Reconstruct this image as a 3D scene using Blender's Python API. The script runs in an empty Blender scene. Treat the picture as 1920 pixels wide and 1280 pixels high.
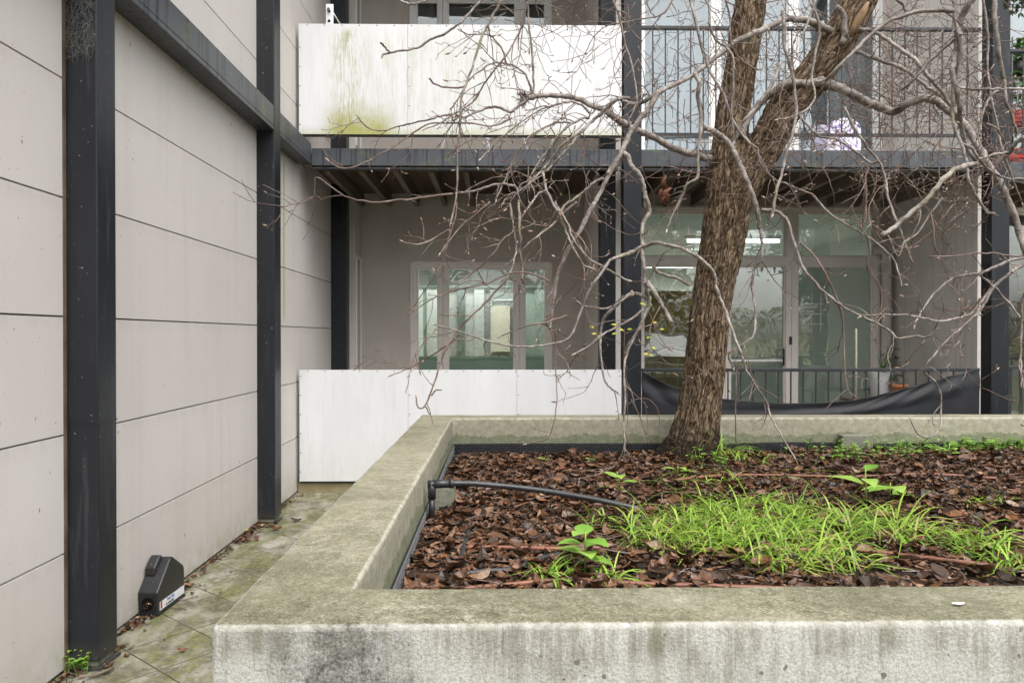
import bpy, bmesh, math, random
from mathutils import Vector, Matrix, noise
R = math.radians
sc = bpy.context.scene
col = sc.collection

# ------------------------------------------------------------------ camera, sky, sun, exposure
F = 1440.0
CAMZ = 1.32
YAW, PITCH = -math.atan(22 / F), -math.atan(10 / F)
camd = bpy.data.cameras.new("camera")
cam = bpy.data.objects.new("camera", camd)
col.objects.link(cam)
camd.sensor_width = 36.0
camd.lens = 36.0 * F / 1920.0
camd.clip_start = 0.05
camd.clip_end = 2000
cam.location = (0, 0, CAMZ)
CROT = Matrix.Rotation(YAW, 3, 'Z') @ Matrix.Rotation(math.pi / 2 + PITCH, 3, 'X')
cam.rotation_euler = CROT.to_euler()
sc.camera = cam

w = bpy.data.worlds.new("World")
sc.world = w
w.use_nodes = True
nt = w.node_tree
bg = nt.nodes["Background"]
sky = nt.nodes.new("ShaderNodeTexSky")
sky.sky_type = 'NISHITA'
sky.sun_disc = False
sky.sun_elevation = R(60)
sky.sun_rotation = R(150)
sky.dust_density = 5.0
sky.air_density = 1.0
hs = nt.nodes.new("ShaderNodeHueSaturation")
hs.inputs["Saturation"].default_value = 0.22
nt.links.new(sky.outputs[0], hs.inputs["Color"])
nt.links.new(hs.outputs[0], bg.inputs[0])
bg.inputs[1].default_value = 0.15
sund = bpy.data.lights.new("sun", 'SUN')
sund.energy = 0.75
sund.angle = R(55)
sund.color = (1.0, 0.96, 0.91)
sun = bpy.data.objects.new("sun", sund)
col.objects.link(sun)
_el, _az = R(60), R(150)
sd = Vector((math.sin(_az) * math.cos(_el), math.cos(_az) * math.cos(_el), math.sin(_el)))
sun.rotation_euler = sd.to_track_quat('Z', 'Y').to_euler()
sc.view_settings.view_transform = 'Standard'
sc.view_settings.look = 'None'
sc.view_settings.exposure = 1.2
sc.view_settings.gamma = 1.0
sc.cycles.max_bounces = 10
sc.cycles.transparent_max_bounces = 16
sc.cycles.use_denoising = True

# ------------------------------------------------------------------ helpers
def P(px, py, Y):
    d = CROT @ Vector(((px - 960) / F, -(py - 640) / F, -1.0))
    t = Y / d.y
    return Vector((d.x * t, Y, CAMZ + d.z * t))
def XX(px, Y): return P(px, 630, Y).x
def ZZ(py, Y): return P(938, py, Y).z
def G(px, py, z):
    d = CROT @ Vector(((px - 960) / F, -(py - 640) / F, -1.0))
    t = (z - CAMZ) / d.z
    return Vector((d.x * t, d.y * t, z))

def tag(o, label=None, cat=None, group=None, kind=None):
    if label: o['label'] = label
    if cat: o['category'] = cat
    if group: o['group'] = group
    if kind: o['kind'] = kind
    return o
def empty(name, loc=(0, 0, 0), rz=0.0, label=None, cat=None, group=None):
    o = bpy.data.objects.new(name, None)
    o.empty_display_size = 0.1
    o.location = loc
    o.rotation_euler = (0, 0, rz)
    col.objects.link(o)
    return tag(o, label, cat, group)

class MB:
    def __init__(s): s.v = []; s.f = []; s.m = []; s.sm = []
    def add(s, vs, fs, mi=0, smooth=False):
        b = len(s.v)
        s.v += [tuple(v) for v in vs]
        for f in fs:
            s.f.append(tuple(i + b for i in f)); s.m.append(mi); s.sm.append(smooth)
    def box(s, x0, x1, y0, y1, z0, z1, mi=0):
        vs = [(x0,y0,z0),(x1,y0,z0),(x1,y1,z0),(x0,y1,z0),(x0,y0,z1),(x1,y0,z1),(x1,y1,z1),(x0,y1,z1)]
        s.add(vs, [(0,3,2,1),(4,5,6,7),(0,1,5,4),(1,2,6,5),(2,3,7,6),(3,0,4,7)], mi)
    def obox(s, a, b, wx, wz, mi=0):
        a = Vector(a); b = Vector(b); d = (b - a).normalized()
        u = d.cross(Vector((0, 0, 1)))
        if u.length < .01: u = Vector((1, 0, 0))
        u.normalize(); v = u.cross(d).normalized()
        vs = []
        for p in (a, b):
            for (i, j) in ((-1,-1),(1,-1),(1,1),(-1,1)): vs.append(p + u*i*wx/2 + v*j*wz/2)
        s.add(vs, [(0,1,2,3),(7,6,5,4),(0,4,5,1),(1,5,6,2),(2,6,7,3),(3,7,4,0)], mi)
    def tube(s, pts, rad, n=8, mi=0, cap=True, smooth=True):
        pts = [Vector(p) for p in pts]
        if not hasattr(rad, '__len__'): rad = [rad] * len(pts)
        ref = Vector((0.31, 0.17, 0.93)).normalized()
        vs = []; fs = []; prev = None
        for i, p in enumerate(pts):
            t = (pts[min(i+1, len(pts)-1)] - pts[max(i-1, 0)])
            if t.length < 1e-9: t = Vector((0,0,1))
            t.normalize()
            if prev is None:
                u = t.cross(ref)
                if u.length < .1: u = t.cross(Vector((1,0,0)))
            else:
                u = prev - t * prev.dot(t)
            u.normalize(); prev = u; v = t.cross(u)
            for k in range(n):
                a = 2*math.pi*k/n
                vs.append(p + (u*math.cos(a) + v*math.sin(a)) * rad[i])
        for i in range(len(pts)-1):
            for k in range(n):
                k2 = (k+1) % n
                fs.append((i*n+k, i*n+k2, (i+1)*n+k2, (i+1)*n+k))
        if cap:
            fs.append(tuple(range(n-1, -1, -1))); fs.append(tuple((len(pts)-1)*n+k for k in range(n)))
        s.add(vs, fs, mi, smooth)
    def lathe(s, c, prof, n=24, mi=0):
        vs = []; fs = []
        for (r, z) in prof:
            for k in range(n):
                a = 2*math.pi*k/n
                vs.append((c[0]+r*math.cos(a), c[1]+r*math.sin(a), c[2]+z))
        for i in range(len(prof)-1):
            for k in range(n):
                k2 = (k+1) % n
                fs.append((i*n+k, i*n+k2, (i+1)*n+k2, (i+1)*n+k))
        s.add(vs, fs, mi, True)
    def build(s, name, mats, parent=None, bevel=0, seg=2):
        me = bpy.data.meshes.new(name)
        me.from_pydata(s.v, [], s.f)
        if not isinstance(mats, (list, tuple)): mats = [mats]
        for m in mats: me.materials.append(m)
        me.polygons.foreach_set('material_index', s.m)
        me.polygons.foreach_set('use_smooth', s.sm)
        me.update()
        o = bpy.data.objects.new(name, me)
        col.objects.link(o)
        if parent: o.parent = parent
        if bevel:
            b = o.modifiers.new("bevel", 'BEVEL'); b.width = bevel; b.segments = seg; b.limit_method = 'ANGLE'
            b.harden_normals = False
        return o
def box_obj(name, x0, x1, y0, y1, z0, z1, m, parent=None, bevel=0):
    b = MB(); b.box(x0, x1, y0, y1, z0, z1)
    return b.build(name, m, parent, bevel)

# ------------------------------------------------------------------ materials
class NT:
    def __init__(s, name):
        s.m = bpy.data.materials.new(name); s.m.use_nodes = True
        s.t = s.m.node_tree; s.b = s.t.nodes["Principled BSDF"]; s.out = s.t.nodes["Material Output"]
        g = s.n('ShaderNodeNewGeometry'); s.geo = g; s.pos = g.outputs['Position']
    def n(s, t): return s.t.nodes.new(t)
    def l(s, a, b): s.t.links.new(a, b)
    def mapv(s, vec, scale=(1,1,1), rot=(0,0,0), loc=(0,0,0)):
        m = s.n('ShaderNodeMapping'); s.l(vec, m.inputs[0])
        m.inputs['Scale'].default_value = scale; m.inputs['Rotation'].default_value = rot; m.inputs['Location'].default_value = loc
        return m.outputs[0]
    def noise(s, scale, vec=None, detail=4, rough=.55, dist=0):
        x = s.n('ShaderNodeTexNoise'); s.l(vec if vec is not None else s.pos, x.inputs['Vector'])
        x.inputs['Scale'].default_value = scale; x.inputs['Detail'].default_value = detail
        x.inputs['Roughness'].default_value = rough; x.inputs['Distortion'].default_value = dist
        return x.outputs['Fac']
    def ramp(s, fac, stops):
        r = s.n('ShaderNodeValToRGB'); s.l(fac, r.inputs[0]); e = r.color_ramp.elements
        while len(e) < len(stops): e.new(0.5)
        for i, (p, c) in enumerate(stops):
            e[i].position = p
            if not hasattr(c, '__len__'): c = (c, c, c)
            e[i].color = (*c[:3], 1)
        return r.outputs[0]
    def mix(s, fac, a, b, mode='MIX'):
        x = s.n('ShaderNodeMix'); x.data_type = 'RGBA'; x.blend_type = mode
        for sock, v in ((x.inputs[0], fac), (x.inputs[6], a), (x.inputs[7], b)):
            if hasattr(v, 'links'): s.l(v, sock)
            elif hasattr(v, '__len__'): sock.default_value = (*v[:3], 1)
            else: sock.default_value = v if sock is x.inputs[0] else (v, v, v, 1)
        return x.outputs[2]
    def math(s, op, a, b=0, c=None):
        x = s.n('ShaderNodeMath'); x.operation = op
        for i, v in enumerate((a, b, c)):
            if v is None: continue
            if hasattr(v, 'links'): s.l(v, x.inputs[i])
            else: x.inputs[i].default_value = v
        return x.outputs[0]
    def xyz(s, vec=None):
        x = s.n('ShaderNodeSeparateXYZ'); s.l(vec if vec is not None else s.pos, x.inputs[0]); return x.outputs
    def box1(s, v, a, b, soft):
        u = s.n('ShaderNodeMapRange'); s.l(v, u.inputs[0]); u.interpolation_type = 'SMOOTHSTEP'
        u.inputs[1].default_value = a - soft; u.inputs[2].default_value = a + soft
        d = s.n('ShaderNodeMapRange'); s.l(v, d.inputs[0]); d.interpolation_type = 'SMOOTHSTEP'
        d.inputs[1].default_value = b - soft; d.inputs[2].default_value = b + soft
        return s.math('SUBTRACT', u.outputs[0], d.outputs[0])
    def col(s, c):
        if hasattr(c, 'links'): s.l(c, s.b.inputs['Base Color'])
        else: s.b.inputs['Base Color'].default_value = (*c[:3], 1)
    def rough(s, v):
        if hasattr(v, 'links'): s.l(v, s.b.inputs['Roughness'])
        else: s.b.inputs['Roughness'].default_value = v
    def spec(s, v): s.b.inputs['Specular IOR Level'].default_value = v
    def bump(s, h, dist=.002, strength=1.0):
        b = s.n('ShaderNodeBump'); s.l(h, b.inputs['Height']); b.inputs['Distance'].default_value = dist
        b.inputs['Strength'].default_value = strength; s.l(b.outputs[0], s.b.inputs['Normal'])
    def island(s): return s.geo.outputs['Random Per Island']

def simple(name, c1, c2=None, scale=6, rough=.6, spec=.4, bump=0, bscale=80, stretch=(1,1,1), r2=None, specks=None, metal=0):
    t = NT(name)
    v = t.mapv(t.pos, stretch)
    if c2 is None: c2 = tuple(x*.8 for x in c1)
    f = t.noise(scale, v, 6, .6)
    c = t.ramp(f, [(.3, c2), (.7, c1)])
    if specks:
        sp = t.noise(specks[0], None, 2, .5)
        c = t.mix(t.ramp(sp, [(specks[1], 0), (specks[1]+.03, 1)]), c, specks[2])
    t.col(c)
    if r2 is None: t.rough(rough)
    else: t.rough(t.ramp(f, [(.3, rough), (.7, r2)]))
    t.spec(spec)
    t.b.inputs['Metallic'].default_value = metal
    if bump: t.bump(t.noise(bscale, v, 4, .6), bump)
    return t.m

# painted fibre-cement cladding: dirt specks, faint streaks, moss low down
def mk_clad():
    t = NT("cladding_paint")
    big = t.noise(1.3, t.mapv(t.pos, (1,1,.5)), 5, .6)
    c = t.ramp(big, [(.3, (.500,.472,.448)), (.7, (.560,.532,.507))])
    bz = t.math('FLOOR', t.math('DIVIDE', t.xyz()[2], .4645))
    wn = t.n('ShaderNodeTexWhiteNoise'); wn.noise_dimensions = '1D'; t.l(bz, wn.inputs['W'])
    c = t.mix(t.math('MULTIPLY', wn.outputs[0], .35), c, (.47,.437,.41))
    st = t.noise(9, t.mapv(t.pos, (1,1,.06)), 3, .5)
    c = t.mix(t.ramp(st, [(.52, 0), (.8, .3)]), c, (.36,.335,.305))
    # thin dirt line under each joint
    fz = t.math('FRACT', t.math('DIVIDE', t.xyz()[2], .4645))
    c = t.mix(t.math('MULTIPLY', t.box1(fz, .90, 1.05, .06), t.ramp(t.noise(16, t.mapv(t.pos, (1,1,.2)), 5, .7), [(.4, 0), (.7, .30)])), c, (.36,.33,.295))
    sp = t.noise(75, None, 1, .4)
    c = t.mix(t.ramp(sp, [(.765, 0), (.80, .8)]), c, (.12,.09,.07))
    sp2 = t.noise(42, t.mapv(t.pos, (1,1,.55), loc=(3,1,2)), 1, .4)
    c = t.mix(t.ramp(sp2, [(.79, 0), (.815, .85)]), c, (.09,.07,.04))
    X, Y, Z = t.xyz()
    low = t.ramp(Z, [(0.0, 1), (.22, 0)])
    ns = t.noise(7, None, 6, .7)
    c = t.mix(t.math('MULTIPLY', low, t.ramp(ns, [(.4, 0), (.65, .7)])), c, (.26,.24,.13))
    # algae runs near the far end below the beam
    ya = t.box1(Y, 5.75, 6.02, .05)
    yb = t.box1(Y, 6.08, 6.13, .012)
    yb = t.math('MULTIPLY', yb, t.box1(Z, 1.45, 2.7, .05))
    g1 = t.math('MULTIPLY', ya, t.ramp(st, [(.45, 0), (.75, .55)]))
    g1 = t.math('MULTIPLY', g1, t.box1(Z, 1.2, 4.6, .5))
    c = t.mix(g1, c, (.27,.28,.16))
    c = t.mix(t.math('MULTIPLY', yb, .6), c, (.26,.30,.05))
    t.col(c); t.rough(.62); t.spec(.35)
    t.bump(t.noise(260, None, 3, .6), .0006)
    return t.m
def mk_steel(name="steel_paint", base=(.009,.0105,.0135), dust=(.10,.105,.105)):
    t = NT(name)
    f = t.noise(5, t.mapv(t.pos, (1,1,.35)), 6, .65)
    c = t.ramp(f, [(.3, base), (.75, tuple(x*1.5 for x in base))])
    st = t.noise(26, t.mapv(t.pos, (1,1,.09)), 4, .6)
    c = t.mix(t.ramp(st, [(.58, 0), (.8, .35)]), c, dust)
    sp = t.noise(55, None, 2, .5)
    c = t.mix(t.ramp(sp, [(.73, 0), (.77, .7)]), c, (.30,.29,.26))
    n = t.n('ShaderNodeSeparateXYZ'); t.l(t.geo.outputs['Normal'], n.inputs[0])
    web = t.noise(60, t.mapv(t.pos, (1,1,1)), 8, .8, 2.0)
    zz = t.xyz()[2]
    c = t.mix(t.math('MULTIPLY', t.ramp(zz, [(.0, 1), (.12, 0)]), t.ramp(web, [(.45, 0), (.6, .4)])), c, (.22,.20,.16))
    t.col(c); t.rough(t.ramp(f, [(.3, .34), (.8, .5)])); t.spec(.36)
    t.bump(t.noise(12, None, 3), .0015)
    return t.m
def mk_beam():
    t = NT("beam_paint")
    f = t.noise(4, None, 6, .65)
    c = t.ramp(f, [(.3, (.042,.048,.057)), (.75, (.070,.077,.086))])
    X, Y, Z = t.xyz()
    drip = t.noise(38, t.mapv(t.pos, (1,1,.03)), 2, .5)
    c = t.mix(t.ramp(drip, [(.56, 0), (.60, .85)]), c, (.012,.014,.018))
    bl = t.noise(3.2, None, 5, .75)
    c = t.mix(t.ramp(bl, [(.57, 0), (.66, .6)]), c, (.11,.13,.04))
    t.col(c); t.rough(.4); t.spec(.5); t.bump(t.noise(30, None, 3), .001)
    return t.m
def mk_white_panel():
    t = NT("white_panel")
    X, Y, Z = t.xyz()
    f = t.noise(3, t.mapv(t.pos, (1,1,.4)), 5, .6)
    c = t.ramp(f, [(.3, (.60,.61,.62)), (.7, (.67,.675,.685))])
    sk = t.noise(74, t.mapv(t.pos, (1,1,.08)), 6, .75)
    sk2 = t.noise(12, t.mapv(t.pos, (1,1,.16)), 5, .7)
    wide = t.box1(X, -1.42, .25, .12)
    up = t.box1(Z, 2.9, 3.86, .12)
    m = t.math('MULTIPLY', t.math('MULTIPLY', wide, up), t.ramp(t.math('MULTIPLY', sk, t.math('ADD', sk2, .35)), [(.36, 0), (.60, .62)]))
    c = t.mix(m, c, (.40,.415,.29))
    left = t.math('MULTIPLY', t.box1(X, -1.39, -1.20, .07), t.box1(Z, 2.9, 3.86, .04))
    m2 = t.math('MULTIPLY', left, t.ramp(t.math('ADD', t.math('MULTIPLY', sk, .6), t.math('MULTIPLY', t.noise(8, t.mapv(t.pos, (1,1,.6)), 6, .7), .4)), [(.47, 0), (.60, .85)]))
    c = t.mix(m2, c, (.25,.28,.08))
    bl = t.math('MULTIPLY', t.box1(t.math('ADD', X, t.math('MULTIPLY', t.math('SUBTRACT', Z, 3.0), .0)), -1.48, -.88, .12), t.ramp(t.math('ADD', Z, t.math('MULTIPLY', t.noise(9, None, 5, .7), .22)), [(0, 0), (1, 1)]))
    zz = t.n('ShaderNodeMapRange'); t.l(t.math('ADD', Z, t.math('MULTIPLY', t.noise(14, None, 6, .75), -.35)), zz.inputs[0])
    zz.inputs[1].default_value = 2.86; zz.inputs[2].default_value = 3.12; zz.inputs[3].default_value = 1; zz.inputs[4].default_value = 0
    up2 = t.math('GREATER_THAN', Z, 2.0)
    m3 = t.math('MULTIPLY', t.math('MULTIPLY', t.box1(X, -1.44, -.92, .10), zz.outputs[0]), up2)
    c = t.mix(t.math('MULTIPLY', m3, .9), c, (.29,.28,.045))
    base = t.n('ShaderNodeMapRange'); t.l(t.math('ADD', Z, t.math('MULTIPLY', sk, -.2)), base.inputs[0])
    base.inputs[1].default_value = 2.90; base.inputs[2].default_value = 2.98; base.inputs[3].default_value = .55; base.inputs[4].default_value = 0
    c = t.mix(t.math('MULTIPLY', base.outputs[0], up2), c, (.35,.36,.15))
    lowd = t.n('ShaderNodeMapRange'); t.l(Z, lowd.inputs[0])
    lowd.inputs[1].default_value = .1; lowd.inputs[2].default_value = .5; lowd.inputs[3].default_value = .5; lowd.inputs[4].default_value = 0
    c = t.mix(t.math('MULTIPLY', lowd.outputs[0], t.ramp(t.noise(20, None, 6, .7), [(.4, .1), (.7, .8)])), c, (.50,.50,.42))
    fd = t.noise(17, t.mapv(t.pos, (1,1,.12), loc=(8,0,0)), 6, .7)
    c = t.mix(t.ramp(fd, [(.50, 0), (.74, .35)]), c, (.45,.45,.42))
    c = t.mix(t.ramp(t.noise(85), [(.74, 0), (.77, .6)]), c, (.25,.24,.2))
    t.col(c); t.rough(.45); t.spec(.4)
    return t.m
def mk_render(name, a, b, streak=.3, sc_=1):
    t = NT(name)
    f = t.noise(2.2, None, 7, .65)
    c = t.ramp(f, [(.3, b), (.7, a)])
    st = t.noise(22, t.mapv(t.pos, (1,1,.02)), 3, .5)
    c = t.mix(t.ramp(st, [(.5, 0), (.75, streak)]), c, tuple(x*.55 for x in b))
    sp = t.noise(60, None, 2, .5)
    c = t.mix(t.ramp(sp, [(.74, 0), (.77, .6)]), c, (.08,.07,.06))
    t.col(c); t.rough(.85); t.spec(.2)
    t.bump(t.noise(120, None, 5, .7), .002)
    return t.m
def mk_planter():
    t = NT("planter_concrete")
    X, Y, Z = t.xyz()
    nrm = t.xyz(t.geo.outputs['Normal'])[2]
    fine = t.noise(150, None, 5, .75)
    mid = t.noise(26, None, 6, .7)
    big = t.noise(3.2, None, 6, .7)
    side = t.ramp(fine, [(.34, (.30,.30,.265)), (.50, (.47,.47,.435)), (.66, (.60,.60,.565))])
    stk = t.noise(19, t.mapv(t.pos, (1,1,.10)), 8, .8, .3)
    spk = t.noise(330, None, 4, .8)
    side = t.mix(t.ramp(spk, [(.36, .38), (.50, 0)]), side, (.22,.22,.19))
    side = t.mix(t.ramp(stk, [(.54, 0), (.74, .45)]), side, (.22,.21,.14))
    hole = t.ramp(t.noise(48, None, 1, .3), [(.745, 0), (.77, .8)])
    side = t.mix(hole, side, (.10,.10,.085))
    drip = t.noise(24, t.mapv(t.pos, (1,1,.045), loc=(3,0,0)), 5, .75)
    dz = t.n('ShaderNodeMapRange'); t.l(t.math('ADD', Z, t.math('MULTIPLY', t.math('SUBTRACT', big, .5), .3)), dz.inputs[0])
    dz.inputs[1].default_value = .50; dz.inputs[2].default_value = .76; dz.inputs[3].default_value = 0; dz.inputs[4].default_value = 1
    side = t.mix(t.math('MULTIPLY', dz.outputs[0], t.ramp(t.math('ADD', t.math('MULTIPLY', drip, .6), t.math('MULTIPLY', big, .4)), [(.50, 0), (.60, .62)])), side, (.17,.165,.13))
    # thin green runs
    run = t.noise(30, t.mapv(t.pos, (1,1,.02)), 2, .5)
    side = t.mix(t.ramp(run, [(.66, 0), (.72, .45)]), side, (.20,.20,.10))
    # black mould patch on the front
    mx = t.box1(t.math('ADD', X, t.math('MULTIPLY', t.math('SUBTRACT', t.noise(7, None, 5, .7), .5), .38)), -.40, -.17, .07)
    mm = t.math('MULTIPLY', mx, t.ramp(t.math('ADD', t.math('MULTIPLY', mid, .45), t.math('MULTIPLY', stk, .65)), [(.36, 0), (.50, 1.0)]))
    mm = t.math('MULTIPLY', mm, t.ramp(t.math('ADD', t.math('MULTIPLY', fine, .5), t.math('MULTIPLY', mid, .5)), [(.40, 1), (.62, .35)]))
    side = t.mix(mm, side, (.075,.075,.07))
    edge = t.math('MULTIPLY', t.box1(t.math('ADD', Z, t.math('MULTIPLY', t.math('SUBTRACT', big, .5), .16)), .70, .80, .03), t.ramp(t.math('ADD', t.math('MULTIPLY', stk, .5), t.math('MULTIPLY', t.noise(7.3, t.mapv(t.pos, (1,1,.5), loc=(9,1,0)), 6, .75), .5)), [(.46, 0), (.60, .7)]))
    side = t.mix(edge, side, (.14,.135,.09))
    # inner faces: render coat ends in a ragged line, bare green concrete below
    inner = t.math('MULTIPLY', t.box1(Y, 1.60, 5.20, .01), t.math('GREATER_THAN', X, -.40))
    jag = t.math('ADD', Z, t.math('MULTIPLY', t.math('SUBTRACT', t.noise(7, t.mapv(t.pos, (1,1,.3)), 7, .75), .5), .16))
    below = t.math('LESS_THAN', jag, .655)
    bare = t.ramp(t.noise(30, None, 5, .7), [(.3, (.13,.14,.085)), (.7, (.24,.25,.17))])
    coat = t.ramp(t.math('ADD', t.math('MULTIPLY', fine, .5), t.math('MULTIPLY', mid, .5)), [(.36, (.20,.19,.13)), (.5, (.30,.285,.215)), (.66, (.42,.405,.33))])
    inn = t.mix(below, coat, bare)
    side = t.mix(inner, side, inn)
    g = t.math('ADD', t.math('ADD', t.math('MULTIPLY', fine, .45), t.math('MULTIPLY', mid, .30)), t.math('MULTIPLY', spk, .25))
    top = t.ramp(g, [(.40, (.045,.044,.028)), (.46, (.115,.110,.070)), (.53, (.245,.233,.165)), (.61, (.47,.45,.36))])
    top = t.mix(t.ramp(big, [(.42, 0), (.66, .65)]), top, t.ramp(fine, [(.35, (.11,.11,.06)), (.6, (.30,.285,.19))]))
    top = t.mix(t.ramp(t.noise(5.5, t.mapv(t.pos, (1,1,1), loc=(5,2,0)), 6, .7), [(.50, 0), (.68, .35)]), top, (.44,.42,.33))
    far = t.ramp(Y, [(0.0, 0), (1.0, 1)])
    fr = t.n('ShaderNodeMapRange'); t.l(Y, fr.inputs[0]); fr.inputs[1].default_value = 1.6; fr.inputs[2].default_value = 2.6
    fr.inputs[3].default_value = 0; fr.inputs[4].default_value = .35
    top = t.mix(fr.outputs[0], top, (.33,.305,.23))
    top = t.mix(t.ramp(t.noise(2.1, t.mapv(t.pos, (1,1,1), loc=(1,7,0)), 7, .75), [(.46, 0), (.60, .6)]), top, t.ramp(spk, [(.4, (.05,.05,.032)), (.6, (.20,.195,.12))]))
    # pale worn arris
    tn = t.ramp(nrm, [(.75, 0), (.97, 1)])
    c = t.mix(tn, side, top)
    worn = t.box1(nrm, .12, .93, .05)
    c = t.mix(t.math('MULTIPLY', worn, t.ramp(mid, [(.38, .0), (.62, .6)])), c, (.46,.45,.39))
    t.col(c); t.rough(.9); t.spec(.2)
    t.bump(t.math('ADD', t.math('ADD', fine, t.math('MULTIPLY', mid, .9)), t.math('MULTIPLY', t.ramp(t.noise(60, None, 1, .4), [(.70, 0), (.76, -1)]), 1.0)), .0035)
    return t.m
def mk_paving():
    t = NT("mossy_pavers")
    v = t.mapv(t.pos, (1,1,1), (0, 0, R(41)), (.02, .085, 0))
    br = t.n('ShaderNodeTexBrick'); t.l(v, br.inputs['Vector'])
    br.offset = 0; br.squash = 1
    br.inputs['Scale'].default_value = 1; br.inputs['Brick Width'].default_value = .3; br.inputs['Row Height'].default_value = .3
    br.inputs['Mortar Size'].default_value = .0028; br.inputs['Mortar Smooth'].default_value = .2
    br.inputs['Color1'].default_value = (.33,.31,.27,1); br.inputs['Color2'].default_value = (.25,.235,.20,1)
    br.inputs['Mortar'].default_value = (.03,.026,.018,1)
    n1 = t.noise(3.5, t.mapv(t.pos, (1.6,.8,1), (0,0,.4)), 7, .7)
    n2 = t.noise(38, None, 6, .75)
    a = t.math('ADD', t.math('MULTIPLY', n1, .6), t.math('MULTIPLY', n2, .4))
    moss = t.ramp(a, [(.42, 0), (.54, .95)])
    mc = t.ramp(n2, [(.34, (.028,.029,.012)), (.48, (.090,.095,.026)), (.60, (.18,.185,.062)), (.74, (.30,.28,.16))])
    c = t.mix(moss, t.mix(t.ramp(n2, [(.35, 0), (.7, .6)]), br.outputs['Color'], (.40,.38,.33)), mc)
    c = t.mix(br.outputs['Fac'], c, (.035,.03,.02))
    dk = t.ramp(t.noise(5.2, t.mapv(t.pos, (1,1,1), loc=(4,4,0)), 8, .8), [(.48, 0), (.60, .85)])
    c = t.mix(dk, c, t.ramp(n2, [(.4, (.035,.030,.020)), (.65, (.16,.145,.10))]))
    t.col(c); t.rough(t.ramp(n1, [(.3, .45), (.7, .85)])); t.spec(.35)
    h = t.math('SUBTRACT', n2, t.math('MULTIPLY', br.outputs['Fac'], 1.2))
    t.bump(h, .006)
    return t.m
def mk_glass(name, tint=(.93,.955,.94), refl=.05):
    t = NT(name)
    tr = t.n('ShaderNodeBsdfTransparent'); tr.inputs[0].default_value = (*tint, 1)
    gl = t.n('ShaderNodeBsdfGlossy'); gl.inputs['Roughness'].default_value = .012
    gl.inputs[0].default_value = (.93,.96,.95,1)
    fr = t.n('ShaderNodeFresnel'); fr.inputs[0].default_value = 1.5
    f = t.math('ADD', t.math('MULTIPLY', fr.outputs[0], 1.6), refl)
    f = t.math('MINIMUM', f, .95)
    bm = t.n('ShaderNodeBump'); t.l(t.noise(1.5, None, 2), bm.inputs['Height']); bm.inputs['Distance'].default_value = .004
    t.l(bm.outputs[0], gl.inputs['Normal'])
    mx = t.n('ShaderNodeMixShader'); t.l(f, mx.inputs[0]); t.l(tr.outputs[0], mx.inputs[1]); t.l(gl.outputs[0], mx.inputs[2])
    t.l(mx.outputs[0], t.out.inputs[0])
    return t.m
def mk_islands(name, stops, rough=.5, spec=.5, noise_amt=.35, trans=0, nscale=60, bump=.0):
    t = NT(name)
    c = t.ramp(t.island(), stops)
    f = t.noise(nscale, None, 4, .6)
    c = t.mix(t.ramp(f, [(.35, noise_amt), (.65, 0)]), c, (.02,.012,.008))
    t.col(c); t.rough(rough); t.spec(spec)
    if bump: t.bump(f, bump)
    if trans:
        tl = t.n('ShaderNodeBsdfTranslucent'); t.l(c, tl.inputs[0])
        mx = t.n('ShaderNodeMixShader'); mx.inputs[0].default_value = trans
        t.l(t.b.outputs[0], mx.inputs[1]); t.l(tl.outputs[0], mx.inputs[2]); t.l(mx.outputs[0], t.out.inputs[0])
    return t.m
def mk_emit(name, c, s):
    t = NT(name); t.b.inputs['Emission Color'].default_value = (*c, 1); t.b.inputs['Emission Strength'].default_value = s; t.col(c); return t.m
def mk_bark():
    t = NT("furrowed_bark")
    at = t.n('ShaderNodeAttribute'); at.attribute_name = 'ridge'
    av = t.n('ShaderNodeAttribute'); av.attribute_name = 'bk'
    wq = t.noise(5, av.outputs['Vector'], 3, .6)
    def furrow(sc_, st_, off, k):
        v = t.mapv(av.outputs['Vector'], (sc_, sc_, st_), loc=(off, off, 0))
        x = t.n('ShaderNodeTexNoise'); t.l(v, x.inputs['Vector']); x.inputs['Scale'].default_value = 1; x.inputs['Detail'].default_value = 2.5; x.inputs['Roughness'].default_value = .5; x.inputs['Distortion'].default_value = .7
        return t.math('MINIMUM', t.math('MULTIPLY', t.math('ABSOLUTE', t.math('SUBTRACT', x.outputs['Fac'], .5)), k), 1.0)
    fa = furrow(38, 6.5, 0, 9.0); fb = furrow(75, 17, 3, 8.0)
    f = t.math('ADD', t.math('MULTIPLY', fa, .62), t.math('MULTIPLY', fb, .38))
    n2 = t.noise(150, av.outputs['Vector'], 4, .7)
    n1 = t.noise(5, None, 4, .6)
    a = t.math('ADD', t.math('MULTIPLY', f, .7), t.math('MULTIPLY', n2, .3))
    c = t.ramp(a, [(.15, (.016,.010,.006)), (.36, (.075,.049,.030)), (.58, (.18,.128,.082)), (.88, (.30,.225,.150))])
    c = t.mix(t.ramp(n1, [(.5, 0), (.75, .35)]), c, (.17,.16,.10))
    Z = t.xyz()[2]
    mr = t.n('ShaderNodeMapRange'); t.l(t.math('ADD', Z, t.math('MULTIPLY', t.math('SUBTRACT', n1, .5), .25)), mr.inputs[0])
    mr.inputs[1].default_value = .62; mr.inputs[2].default_value = .78; mr.inputs[3].default_value = .85; mr.inputs[4].default_value = 0
    c = t.mix(mr.outputs[0], c, (.018,.013,.010))
    t.col(c); t.rough(.9); t.spec(.15); t.bump(t.math('ADD', f, t.math('MULTIPLY', n2, .2)), .016)
    return t.m
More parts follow.
